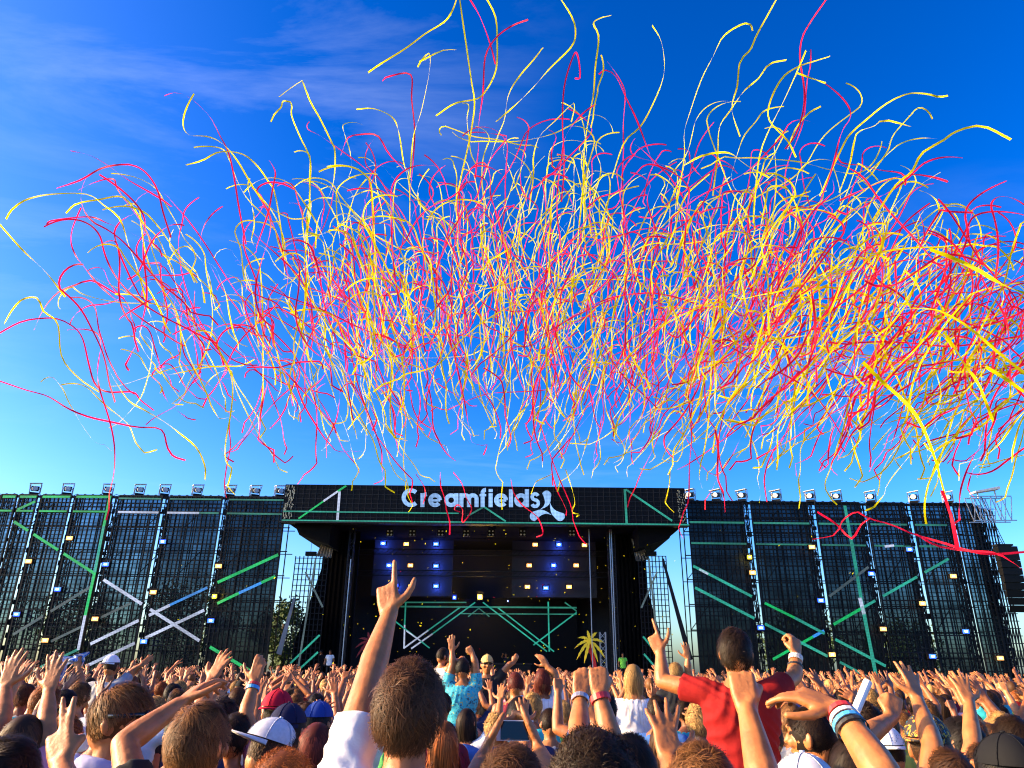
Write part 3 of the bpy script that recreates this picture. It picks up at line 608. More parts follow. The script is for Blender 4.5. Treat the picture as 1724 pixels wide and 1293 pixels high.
T_ = [('r', 14, 'red streamer arching over at the upper left, highest red one there', [(277, 161), (296, 156), (320, 165), (352, 195), (369, 226), (385, 258), (395, 303), (402, 348), (414, 411)]),
 ('r', 15, 'red streamer sloping down to the right at far upper left', [(119, 254), (150, 261), (181, 278), (216, 303), (265, 331), (289, 348)]),
 ('r', 14, 'red streamer with its end bent left like a cane, far left', [(95, 317), (136, 303), (167, 285), (195, 278), (223, 278), (247, 292), (265, 320), (275, 359), (288, 400)]),
 ('y', 13, 'yellow streamer arch reaching the left edge of the sky', [(10, 369), (21, 352), (45, 336), (87, 327), (146, 327), (174, 345), (202, 369), (216, 411), (230, 449), (250, 520)]),
 ('y', 14, 'yellow streamer with bumpy top just inside the leftmost arch', [(111, 359), (129, 343), (167, 336), (205, 331), (226, 352), (244, 379), (268, 404), (290, 460)]),
 ('r', 15, 'red streamer lying almost level at the far left', [(78, 378), (90, 371), (150, 365), (181, 376), (216, 390), (265, 414)]),
 ('y', 13, 'straight yellow streamer slanting down from the left picture edge', [(0, 378), (10, 390), (40, 423), (77, 458), (110, 500)]),
 ('y', 14, 'yellow streamer with wavy crest above the left cluster', [(313, 278), (341, 270), (369, 256), (407, 259), (432, 278), (452, 306), (463, 327), (475, 400), (480, 470)]),
 ('y', 14, 'tall yellow streamer with folded tip left of the centre mass', [(470, 163), (487, 150), (505, 138), (510, 139), (522, 170), (540, 202), (557, 237), (564, 257), (560, 313), (536, 369), (531, 418)]),
 ('y', 15, 'yellow streamer with crooked hook, left neighbour of the folded tip', [(456, 205), (463, 191), (473, 181), (477, 170), (491, 174), (491, 195), (505, 230), (522, 268), (522, 313), (519, 376), (512, 450)]),
 ('y', 13, 'yellow streamer leaving the top edge and sweeping down to the left', [(620, 122), (640, 108), (682, 82), (717, 56), (748, 37), (762, 17), (770, -6)]),
 ('y', 14, 'long straight yellow streamer hanging from the top edge at centre', [(773, -8), (780, 42), (787, 90), (794, 139), (799, 174), (794, 216), (787, 251), (773, 313), (760, 380)]),
 ('y', 14, 'yellow streamer from the top edge curling back to the left', [(816, -8), (834, 28), (837, 70), (835, 118), (818, 153), (801, 167), (766, 174), (734, 195)]),
 ('r', 14, 'red streamer with a blob end beside the top centre', [(889, 33), (863, 43), (842, 57), (825, 77), (816, 101), (813, 157), (806, 209), (806, 244), (800, 300)]),
 ('r', 15, 'short red streamer from the top edge at centre', [(787, -8), (808, 28), (825, 73), (834, 108)]),
 ('y', 14, 'yellow streamer from the top edge bending left at centre right', [(940, -8), (964, 31), (969, 57), (961, 80), (926, 115), (895, 150), (863, 181), (835, 205)]),
 ('y', 14, 'tall yellow streamer with a flag-like tip at top centre right', [(1029, 26), (1009, 31), (999, 40), (1008, 63), (1002, 115), (999, 160), (990, 205), (983, 261), (982, 313), (975, 380)]),
 ('y', 14, 'yellow streamer curved like a bow right of top centre', [(1098, 43), (1112, 66), (1118, 97), (1117, 129), (1103, 167), (1079, 212), (1051, 240), (1030, 300)]),
 ('r', 14, 'dark red streamer with curled head sloping right of top centre', [(1008, 125), (1020, 118), (1037, 129), (1055, 167), (1072, 202), (1093, 258), (1100, 278)]),
 ('y', 15, 'yellow streamer with thick tip leaning right at the centre', [(914, 80), (898, 101), (874, 129), (856, 160), (849, 202), (835, 237), (815, 300)]),
 ('r', 15, 'red streamer with a narrow loop at its top, centre right', [(968, 132), (977, 129), (972, 91), (964, 97), (950, 146), (947, 209), (950, 278), (945, 340)]),
 ('r', 15, 'red streamer with a square bend left of centre', [(644, 136), (654, 129), (691, 125), (693, 167), (698, 216), (696, 265), (690, 330)]),
 ('y', 15, 'yellow streamer drooping to the left, left of centre', [(600, 184), (630, 183), (661, 198), (672, 226), (679, 271), (689, 313), (690, 380)]),
 ('y', 14, 'yellow streamer with a tangled knot at its top', [(703, 113), (710, 101), (722, 90), (724, 111), (717, 153), (707, 195), (696, 230), (690, 300)]),
 ('y', 14, 'short yellow strip lying level by the tangled knot', [(706, 104), (745, 85), (768, 84)]),
 ('y', 14, 'yellow streamer with a drooping tip over the centre', [(962, 205), (968, 176), (960, 178), (933, 205), (908, 230), (898, 265), (898, 296), (890, 360)]),
 ('r', 15, 'red streamer bent like a table edge left of centre', [(574, 261), (585, 233), (602, 227), (635, 228), (654, 258), (679, 285)]),
 ('y', 14, 'yellow streamer bowing over towards the right from the centre', [(1267, 52), (1263, 41), (1249, 41), (1218, 61), (1201, 94), (1180, 136), (1162, 188), (1152, 223), (1152, 265), (1140, 340)]),
 ('y', 14, 'wavy yellow streamer from the top edge right of centre', [(1311, -8), (1291, 28), (1274, 59), (1263, 84), (1246, 104), (1241, 146), (1232, 184), (1246, 230)]),
 ('y', 14, 'yellow streamer whose tip lies level, right of centre', [(1324, 101), (1295, 108), (1277, 132), (1253, 153), (1228, 188), (1211, 216), (1208, 265), (1200, 330)]),
 ('y', 12, 'broad straight yellow streamer slanting through the crossing at right', [(1357, 85), (1340, 125), (1319, 171), (1298, 212), (1281, 254), (1274, 299), (1268, 376)]),
 ('y', 13, 'yellow streamer making a wide loop under its level tip, right', [(1397, 95), (1368, 104), (1347, 111), (1319, 129), (1298, 167), (1295, 202), (1326, 237), (1340, 265)]),
 ('y', 13, 'short thick yellow strip pointing right at the crossing', [(1390, 140), (1364, 131), (1342, 123)]),
 ('r', 14, 'long crimson streamer from the top edge at right', [(1396, -8), (1364, 38), (1350, 66), (1347, 101), (1354, 150), (1352, 188), (1340, 226), (1322, 251)]),
 ('y', 13, 'thin yellow streamer with a long level tip, upper right', [(1596, 161), (1580, 163), (1559, 158), (1528, 158), (1493, 174), (1458, 202), (1434, 223), (1420, 244), (1380, 330)]),
 ('y', 12, 'yellow streamer stepping down from a flat tip, upper right', [(1533, 213), (1489, 202), (1472, 212), (1444, 223), (1437, 244), (1430, 278), (1413, 324)]),
 ('y', 11, 'broad yellow streamer arching to the right edge', [(1702, 235), (1653, 212), (1611, 221), (1587, 237), (1552, 258), (1535, 289), (1507, 313), (1470, 370)]),
 ('y', 14, 'small yellow streamer hook below the crossing at right', [(1382, 179), (1361, 191), (1340, 216), (1326, 251)]),
 ('y', 11, 'thick yellow streamer draped like an arm right of centre', [(1295, 299), (1256, 278), (1232, 259), (1208, 257), (1180, 263), (1152, 278)]),
 ('r', 12, 'crimson streamer lying nearly level at upper right', [(1596, 306), (1570, 298), (1535, 294), (1493, 303), (1458, 317), (1413, 338)]),
 ('r', 13, 'long red streamer from the left edge drifting low over the screens', [(-5, 640), (45, 657), (80, 667), (115, 688), (150, 702), (195, 712), (230, 719), (271, 723), (282, 754), (292, 768), (312, 775)]),
 ('r', 14, 'red streamer arch from the left edge with a stepped tail', [(-5, 563), (35, 542), (70, 536), (97, 537), (122, 549), (139, 570), (150, 615), (160, 646), (181, 660), (223, 660), (237, 674), (259, 691)]),
 ('r', 14, 'red streamer hump at the far left', [(57, 556), (73, 521), (97, 493), (129, 479), (153, 472), (181, 486), (209, 503)]),
 ('y', 13, 'pale yellow streamer snaking down at the far left', [(7, 545), (21, 521), (38, 504), (63, 502), (73, 524), (97, 545), (104, 601), (132, 636), (167, 660)]),
 ('y', 13, 'yellow streamer trailing lowest at left towards the screens', [(181, 618), (195, 643), (216, 674), (244, 691), (275, 709), (303, 730), (331, 754), (345, 785), (345, 808)]),
 ('r', 20, 'red streamer dropping onto a hooded light of the left wall', [(388, 698), (386, 723), (388, 751), (381, 789), (378, 817), (381, 838)]),
 ('y', 6.5, 'broadest yellow streamer plunging to the right screen wall', [(1453, 610), (1486, 643), (1528, 681), (1552, 716), (1573, 768), (1587, 820), (1596, 850)]),
 ('r', 6.5, 'broad red streamer end hanging over the right screen wall', [(1586, 826), (1598, 858), (1606, 890), (1612, 925)]),
 ('y', 6.5, 'broad yellow streamer crossing to the right edge, upper one', [(1566, 420), (1611, 437), (1653, 458), (1681, 476), (1730, 495)]),
 ('y', 8, 'yellow streamer arching out to the right edge', [(1493, 528), (1528, 520), (1573, 521), (1611, 538), (1646, 563), (1681, 594), (1730, 632)]),
 ('y', 6.5, 'broad yellow streamer crossing to the right edge, lower one', [(1660, 618), (1695, 639), (1730, 664)]),
 ('y', 8, 'yellow streamer falling steeply near the right edge', [(1589, 559), (1604, 580), (1625, 615), (1646, 643), (1660, 678), (1672, 709)]),
 ('r', 9, 'upright red streamer right of the dense mass', [(1364, 476), (1371, 524), (1373, 587), (1375, 643)]),
 ('r', 10, 'red streamer hanging down in front of the right wall lights', [(1204, 723), (1209, 754), (1208, 803), (1218, 831), (1221, 862)]),
 ('r', 11, 'red streamer zigzagging across the right screens to the edge', [(1368, 908), (1406, 900), (1419, 876), (1442, 862), (1461, 872), (1502, 884), (1540, 900), (1588, 914), (1626, 926), (1668, 933), (1730, 929)]),
 ('r', 11, 'red streamer making a V across the right screens', [(1376, 862), (1409, 883), (1433, 907), (1450, 883), (1465, 872)]),
 ('r', 11, 'red streamer falling off to the right edge over the screens', [(1543, 900), (1578, 919), (1626, 927), (1681, 933), (1730, 965)]),
 ('r', 16, 'salmon streamer hanging lowest across the lettering', [(741, 795), (742, 819), (748, 837), (751, 856), (757, 878), (757, 900)]),
 ('r', 16, 'red streamer crossing the end of the lettering and emblem', [(860, 806), (865, 830), (879, 850), (896, 863), (907, 874), (914, 898), (903, 904)]),
 ('r', 16, 'red streamer hanging right of the emblem', [(929, 795), (937, 824), (948, 846), (954, 861), (953, 868)]),
 ('r', 16, 'red streamer looping under the middle letters', [(763, 795), (778, 815), (785, 838), (794, 856), (788, 870), (778, 879), (779, 858), (770, 850), (765, 858), (775, 862)]),
 ('r', 16, 'red streamer crossing the first letters', [(700, 798), (714, 819), (716, 835), (712, 848)]),
 ('y', 16, 'yellow streamer with a crooked foot right of the emblem', [(952, 790), (962, 820), (968, 845), (963, 862), (975, 866), (970, 870)]),
 ('y', 16, 'yellow streamer bent over the last letters', [(930, 798), (915, 805), (902, 812), (894, 832)]),
 ('y', 15, 'yellow streamer in front of the right end of the header', [(1128, 790), (1127, 815), (1122, 838), (1121, 848), (1135, 863)])]
RS = np.random.default_rng(5)
GRP = 'paper streamers in the air'
def add_streamer(P, c, width, label, R):
    base = P[0].copy(); V, F = ribbon(P - 0, width, R); me = mesh_tris('streamer', V - base, F)
    o = link('streamer', me, PAP[c], None, False); o.location = base; tag(o, label, 'streamer', GRP)
for c, R_, lab, px in T_:
    m = np.array([WR(x, y, R_ * (1 + .03 * math.sin(i * 1.3))) for i, (x, y) in enumerate(px)])
    add_streamer(resample(m, .13), c, .027, lab, RS)
CL = [(860, 490, 165, 105, .26, 13, 19), (1180, 470, 150, 110, .21, 12, 18), (1470, 530, 150, 100, .19, 11, 17), (1660, 560, 75, 95, .075, 11.5, 17), (350, 520, 105, 90, .085, 12, 17), (620, 510, 85, 100, .11, 12, 18), (1000, 640, 240, 50, .06, 12, 20)]
cw = np.array([c[4] for c in CL]); cw /= cw.sum()
def gen_streamer(R):
    mx_, my_, sx, sy, _, ra, rb = CL[R.choice(len(CL), p=cw)]
    px, py = R.normal(mx_, sx), R.normal(my_, sy); py = np.clip(py, 150, 740)
    if px > 1850 or px < 10: px = R.uniform(900, 1700)
    rr_ = R.uniform(ra, rb); C = WR(px, py, rr_)
    lean = math.atan2(px - 850, 1150 - py) * .8 + R.normal(0, .22)
    if R.random() < .22: lean += R.normal(0, .7)
    L = R.uniform(1.3, 4.4); n = int(L / .11) + 6; s = np.linspace(0, 1, n)
    phi = lean + smooth_noise(R, n, 4, .17) + smooth_noise(R, n, 9, .05)
    sg = 1 if R.random() < (.75 if px > 900 else .3) else -1
    h0 = R.uniform(.70, .9); phi = phi + sg * R.uniform(.6, 2.3) * np.clip((s - h0) / (1 - h0), 0, 1) ** .7
    kk = np.clip(.22 - s, 0, 1) / .22; phi = phi + kk * np.repeat(R.normal(0, 1.0, n // 3 + 1), 3)[:n] * .9
    ds = L / n; dep = smooth_noise(R, n, 4, .35)
    d = np.stack([np.sin(phi), dep, np.cos(phi)], 1); d /= np.linalg.norm(d, axis=1)[:, None]
    P = np.cumsum(d * ds, 0); P = P - P[n // 2] + C
    return P, ('y' if R.random() < .53 else 'r'), px, py, rr_, ('leaning left' if lean < -.25 else 'leaning right' if lean > .55 else 'tilting right' if lean > .2 else 'near upright', 'long' if L > 3.3 else 'short' if L < 2.1 else 'mid-length')
def region(px, py):
    if px < 230: h = 'at the far left of the cloud'
    elif px < 500: h = 'in the left cluster over the screens'
    elif px < 720: h = 'in the left half of the dense mass'
    elif px < 1000: h = 'in the middle of the dense mass'
    elif px < 1300: h = 'in the right half of the dense mass'
    elif px < 1560: h = 'over the right screen wall'
    else: h = 'near the right edge of the cloud'
    return ('high ' if py < 380 else 'low ' if py > 600 else '') + h
gen = [gen_streamer(RS) for _ in range(1250)]
gen.sort(key=lambda g: g[4])
nI = 300 - len(T_)
for P, c, px, py, r_, (ln, lg) in gen[:nI]:
    add_streamer(P, c, .025, '%s %s paper streamer %s, %s' % (lg, {'y': 'yellow', 'r': 'red'}[c], ln, region(px, py)), RS)
for c, nm in (('y', 'yellow'), ('r', 'red')):
    VV = []; FF = []; b = 0
    for P, cc, *_ in gen[nI:]:
        if cc != c: continue
        V, F = ribbon(P, .023, RS); VV.append(V); FF.append(F + b); b += len(V)
    o = link('streamer_mass', mesh_tris('streamer_mass', np.vstack(VV), np.vstack(FF)), PAP[c], None, False); tag(o, 'mass of smaller %s streamers filling the cloud' % nm, 'streamers', None, 'stuff')
# confetti flecks drifting before the stage
for c, nm, cnt in (('y', 'yellow', 190), ('r', 'red', 10)):
    VV = []
    for k in range(cnt):
        p = W(RS.uniform(560, 1130) if RS.random() < .75 else RS.uniform(100, 1500), RS.uniform(890, 1130), RS.uniform(22, 44)); a = RS.normal(size=3); a /= np.linalg.norm(a); b_ = np.cross(a, RS.normal(size=3)); b_ /= np.linalg.norm(b_); s = RS.uniform(.012, .032)
        VV += [p - a * s - b_ * s * .5, p + a * s - b_ * s * .5, p + a * s + b_ * s * .5, p - a * s + b_ * s * .5]
    o = link('confetti', mesh_tris('confetti', np.array(VV), np.arange(cnt * 4).reshape(-1, 4)), PAP[c]); tag(o, '%s confetti flecks drifting in front of the stage' % nm, 'confetti', None, 'stuff')
# ------------------------------------------------------------------ people
def rotz(a): c, s = math.cos(a), math.sin(a); return np.array([[c, -s, 0], [s, c, 0], [0, 0, 1.]])
def rotx(a): c, s = math.cos(a), math.sin(a); return np.array([[1., 0, 0], [0, c, -s], [0, s, c]])
def unit(v): v = np.asarray(v, float); return v / (np.linalg.norm(v) + 1e-9)
class Flesh:
    """closed tapered limbs and ellipsoids that are fused into one skin"""
    def __init__(self, seg=10): self.V = []; self.F = []; self.n = 0; self.seg = seg
    def put(self, V, F): self.V.append(np.asarray(V, float)); self.F += [tuple(i + self.n for i in f) for f in F]; self.n += len(V)
    def rings(self, R):
        k = len(R[0]); V = np.vstack(R); F = []
        for i in range(len(R) - 1):
            for j in range(k): F.append((i * k + j, i * k + (j + 1) % k, (i + 1) * k + (j + 1) % k, (i + 1) * k + j))
        F.append(tuple(range(k))[::-1]); F.append(tuple(range((len(R) - 1) * k, len(R) * k))); self.put(V, F)
    def limb(self, P, r, seg=None, flat=False, sq=None):
        P = np.asarray(P, float); r = np.asarray(r, float); seg = seg or self.seg; T = np.gradient(P, axis=0) if len(P) > 2 else np.repeat((P[1:] - P[:1]), len(P), 0)
        T = T / (np.linalg.norm(T, axis=1)[:, None] + 1e-9); ref = np.array([0, 1., 0]) if abs(T[0][1]) < .85 else np.array([1., 0, 0])
        if sq is not None: ref = sq[0]
        a = np.linspace(0, 2 * math.pi, seg, endpoint=False); R = []
        def ring(c, t, rad):
            s = unit(np.cross(t, ref)); u = np.cross(s, t); f = 1.0 if sq is None else sq[1]
            return c + rad * (np.cos(a)[:, None] * s + np.sin(a)[:, None] * u * f)
        if not flat:
            for q in (-.92, -.55): R.append(ring(P[0] + T[0] * q * r[0], T[0], r[0] * math.sqrt(1 - q * q)))
        for c, t, rad in zip(P, T, r): R.append(ring(c, t, rad))
        if not flat:
            for q in (.55, .92): R.append(ring(P[-1] + T[-1] * q * r[-1], T[-1], r[-1] * math.sqrt(1 - q * q)))
        self.rings(R)
    def ball(self, c, rad, M=None, seg=12):
        R = []; a = np.linspace(0, 2 * math.pi, seg, endpoint=False)
        for th in np.linspace(.12, math.pi - .12, 8):
            p = np.stack([np.cos(a) * math.sin(th), np.sin(a) * math.sin(th), np.full(seg, -math.cos(th))], 1) * np.asarray(rad)
            if M is not None: p = p @ M.T
            R.append(p + c)
        self.rings(R)
    def loft(self, S, seg=16):
        """sections (z, rx, ry, yoff)"""
        a = np.linspace(0, 2 * math.pi, seg, endpoint=False); self.rings([np.stack([rx * np.sign(np.cos(a)) * np.abs(np.cos(a)) ** .85, ry * np.sin(a) + yo, np.full(seg, z)], 1) for z, rx, ry, yo in S])
FING = [((.042, .027, .022), .027), ((.046, .030, .023), .009), ((.043, .028, .022), -.009), ((.033, .022, .019), -.026)]
CURL = {'open': ([(.05, .12, .1)] * 4, .15), 'relax': ([(.30, .35, .25), (.45, .45, .3), (.55, .5, .35), (.6, .55, .4)], .05), 'fist': ([(1.35, 1.6, .9), (1.45, 1.6, .9), (1.5, 1.6, .9), (1.6, 1.6, .9)], .07),
        'point': ([(.05, .08, .05)] + [(1.4, 1.6, .9)] * 3, .03), 'peace': ([(.02, .05, .05), (.02, .05, .05), (1.4, 1.6, .9), (1.4, 1.6, .9)], .14), 'spread': ([(.0, .1, .1)] * 4, .2), 'grip': ([(.8, .9, .5)] * 4, .02)}
def hand(fl, w, d, n, l, pose, s=1.0, lod=0):
    """w wrist, d along the hand, n out of its back, l towards the thumb"""
    d = unit(d); n = unit(n - d * np.dot(n, d)); l0 = np.cross(d, n); l = l0 if np.dot(l0, l) > 0 else -l0
    cur, spread = CURL[pose]
    if lod: fl.limb([w - d * .01, w + d * .05 * s, w + d * .095 * s], np.array([.03, .042, .036]) * s, 5, sq=(n, .5))
    else:
        for _, off in FING: fl.limb([w + l * off * .55 * s, w + d * .05 * s + l * off * .9 * s, w + d * .092 * s + l * off * s], np.array([.0165, .0150, .0118]) * s, 8)
        fl.limb([w + d * .02 * s + l * .012 * s, w + d * .055 * s + l * .03 * s - n * .006 * s], np.array([.02, .014]) * s, 8)
    for i, (ph, off) in enumerate(FING):
        k = w + d * (.092, .097, .092, .083)[i] * s + l * off * s; sp = (1.5, .4, -.6, -1.7)[i] * spread; f = unit(d * math.cos(sp) + l * math.sin(sp)); ang = 0; P = [k]; 
        for j in range(3):
            ang += cur[i][j]; P.append(P[-1] + (f * math.cos(ang) - n * math.sin(ang)) * ph[j] * s)
        if lod: fl.limb([P[0], P[2] if pose in ('fist', 'grip') else P[3]], np.array([.012, .009]) * s, 4)
        else: fl.limb(P, np.array([.0112, .0104, .0095, .0082]) * s, 8)
    b = w + d * .03 * s + l * .026 * s
    if pose in ('fist', 'grip', 'peace'): P = [b, b + (d * .75 + l * .45 - n * .5) * .045 * s, b + (d * .75 + l * .45 - n * .5) * .045 * s + (d * .55 - l * .35 - n * .75) * .034 * s, b + (d * .75 + l * .45 - n * .5) * .045 * s + (d * .6 - l * .9 - n * .75) * .05 * s]
    else: P = [b, b + unit(d * .55 + l * .8 - n * .2) * .045 * s, b + unit(d * .55 + l * .8 - n * .2) * .045 * s + unit(d * .8 + l * .6 - n * .15) * .034 * s, b + unit(d * .55 + l * .8 - n * .2) * .045 * s + unit(d * .85 + l * .5 - n * .15) * .06 * s]
    if lod: fl.limb([P[0], P[-1]], np.array([.014, .01]) * s, 4)
    else: fl.limb(P, np.array([.0155, .0135, .0115, .0092]) * s, 8)
TORSO = [(.84, .155, .115, 0), (.93, .17, .125, -.005), (1.0, .162, .118, 0), (1.09, .142, .105, .005), (1.2, .158, .112, .005), (1.31, .178, .118, 0), (1.38, .178, .108, -.008), (1.43, .150, .090, -.012), (1.47, .095, .07, -.012), (1.50, .06, .058, -.008)]
HEADC = np.array([0, .012, 1.640]); HEADR = np.array([.0765, .098, .109])
def default_arm(sd): return dict(e=(sd * .26, -.03, 1.15), w=(sd * .25, .12, .93), pose='relax')
def body(arms, headM=None, sit=False, lod=0, face=True):
    """skin of a 1.75 m person facing +y, feet at the origin; arms: {-1: spec, 1: spec}"""
    fl = Flesh(6 if lod else 12); fl.loft(TORSO, 8 if lod else 18)
    Hm = np.eye(3) if headM is None else headM; piv = np.array([0, 0, 1.53]); h = lambda p: piv + Hm @ (np.asarray(p, float) - piv)
    fl.limb([(0, -.012, 1.43), (0, -.004, 1.52), h((0, .004, 1.60))], [.060, .054, .055], 6 if lod else 12)
    fl.ball(h(HEADC), HEADR, Hm, 8 if lod else 18)
    if not lod:
        fl.ball(h((0, .040, 1.580)), (.056, .062, .052), Hm); fl.ball(h((0, .062, 1.552)), (.030, .034, .024), Hm); fl.ball(h((0, -.02, 1.60)), (.064, .07, .07), Hm)
        fl.limb([h((0, .104, 1.650)), h((0, .124, 1.615))], [.009, .014], 8); fl.ball(h((0, .108, 1.612)), (.018, .012, .010), Hm, 8)
        fl.ball(h((0, .096, 1.675)), (.055, .016, .012), Hm, 10); fl.ball(h((0, .098, 1.578)), (.024, .012, .009), Hm, 8)
        for sx in (-1, 1): fl.ball(h((sx * .079, -.004, 1.625)), (.010, .021, .033), Hm @ rotz(sx * .35), 8); fl.ball(h((sx * .045, .078, 1.615)), (.026, .024, .024), Hm, 8)
    for sd in (-1, 1):
        a = arms.get(sd) or default_arm(sd); e = np.array(a['e'], float); w = np.array(a['w'], float)
        upz = np.clip((e[2] - 1.25) / .4, 0, 1); s = np.array([sd * (.180 - .015 * upz), -.008 + .02 * upz, 1.405 + .055 * upz])
        fl.limb([(sd * .09, -.008, 1.40 + .02 * upz), s], [.066, .060], 6 if lod else 12)
        u = e - s; f = w - e
        fl.limb([s, s + u * .35, s + u * .7, e], [.057, .052, .046, .041], 5 if lod else 12)
        fl.limb([e, e + f * .25, e + f * .6, e + f * .9, w], [.041, .0435, .036, .029, .0275], 5 if lod else 12)
        hd_ = unit(a['d']) if 'd' in a else unit(f)
        nn = np.array(a['n'], float) if 'n' in a else np.array([0, -1., .15])
        if abs(np.dot(unit(nn), hd_)) > .93: nn = np.array([0, -.3, 1.])
        ll = np.array(a['l'], float) if 'l' in a else np.array([-sd, 0, 0.])
        hand(fl, w, hd_, nn, ll, a.get('pose', 'relax'), a.get('hs', 1.0), lod)
    if not lod:
        for sd in (-1, 1):
            if sit: fl.limb([(sd * .09, .0, .90), (sd * .15, .22, .93), (sd * .16, .42, .88), (sd * .15, .45, .65), (sd * .14, .42, .42)], [.10, .088, .066, .056, .04], 12); fl.limb([(sd * .14, .40, .42), (sd * .14, .56, .36)], [.042, .03], 8)
            else: fl.limb([(sd * .085, 0, .90), (sd * .095, .01, .70), (sd * .10, .015, .50), (sd * .10, -.01, .32), (sd * .10, -.015, .09)], [.098, .08, .060, .054, .04], 12); fl.limb([(sd * .10, -.04, .045), (sd * .11, .08, .04), (sd * .115, .17, .03)], [.042, .04, .028], 8)
    return fl
def fuse(fl, voxel, ratio=None, smooth=3, name='body'):
    me0 = bpy.data.meshes.new('tmp'); me0.from_pydata([tuple(v) for v in np.vstack(fl.V)], [], fl.F); o = bpy.data.objects.new('tmp', me0); COL.objects.link(o)
    m = o.modifiers.new('r', 'REMESH'); m.mode = 'VOXEL'; m.voxel_size = voxel; m.use_smooth_shade = True
    s = o.modifiers.new('s', 'SMOOTH'); s.factor = .5; s.iterations = smooth
    if ratio: d = o.modifiers.new('d', 'DECIMATE'); d.ratio = ratio
    dg = bpy.context.evaluated_depsgraph_get(); me = bpy.data.meshes.new_from_object(o.evaluated_get(dg)); me.name = name
    bpy.data.objects.remove(o); bpy.data.meshes.remove(me0); me.materials.clear()
    me.polygons.foreach_set('use_smooth', np.ones(len(me.polygons), bool))
    return me
def split_legs(me, z=.93):
    """second material slot (trousers) below the hips"""
    n = len(me.polygons); c = np.empty(n * 3, np.float32); me.polygons.foreach_get('center', c); me.polygons.foreach_set('material_index', (c.reshape(-1, 3)[:, 2] < z).astype(np.int32))
def shirt(arms, sleeve=.55, tank=False, infl=.014, voxel=.016, hem=.86, name='shirt'):
    fl = Flesh(14); fl.loft([(hem, .165 + infl, .122 + infl, 0)] + [(z, rx + infl + (.012 if z < 1.2 else 0), ry + infl + (.008 if z < 1.2 else 0), yo) for z, rx, ry, yo in TORSO if hem < z < 1.45] + [(1.468, .098, .078, -.012)], 20)
    for sd in (-1, 1):
        a = arms.get(sd) or default_arm(sd); e = np.array(a['e'], float); w = np.array(a['w'], float); upz = np.clip((e[2] - 1.25) / .4, 0, 1); s = np.array([sd * (.180 - .015 * upz), -.008 + .02 * upz, 1.405 + .055 * upz]); u = e - s
        fl.limb([(sd * .07, -.008, 1.395 + .02 * upz), s], [.074, .070 if not tank else .05], 14)
        if tank: continue
        if sleeve <= 1: fl.limb([s - u * .05, s + u * sleeve * .6, s + u * sleeve], [.071, .069, .070], 14, flat=True)
        else: fl.limb([s, s + u * .5, e], [.072, .064, .058], 14); fl.limb([e, e + (w - e) * .5, e + (w - e) * .93], [.058, .05, .042], 14)
    me = fuse(fl, voxel, None, 3, name); n = len(me.vertices); co = np.empty(n * 3, np.float32); no = np.empty(n * 3, np.float32); me.vertices.foreach_get('co', co); me.vertices.foreach_get('normal', no); co = co.reshape(-1, 3); no = no.reshape(-1, 3)
    # cloth folds: ridges that run down and across, strongest round the waist
    x, y, z = co.T; g1 = x * 26 + z * 30 + 4 * np.sin(z * 9 + x * 6) + y * 17; g2 = x * -30 + z * 24 + 3 * np.sin(x * 13 + z * 7) + y * 11; f = (1 - 2 * np.abs(np.sin(g1))) * (.5 + .5 * np.sin(z * 11 + x * 9)) + (1 - 2 * np.abs(np.sin(g2))) * (.5 + .5 * np.sin(z * 8 - x * 14 + 2)); me.vertices.foreach_set('co', (co + no * (f * np.interp(z, [.9, 1.15, 1.42], [.008, .007, .0045]))[:, None]).astype(np.float32).ravel()); me.update()
    return me
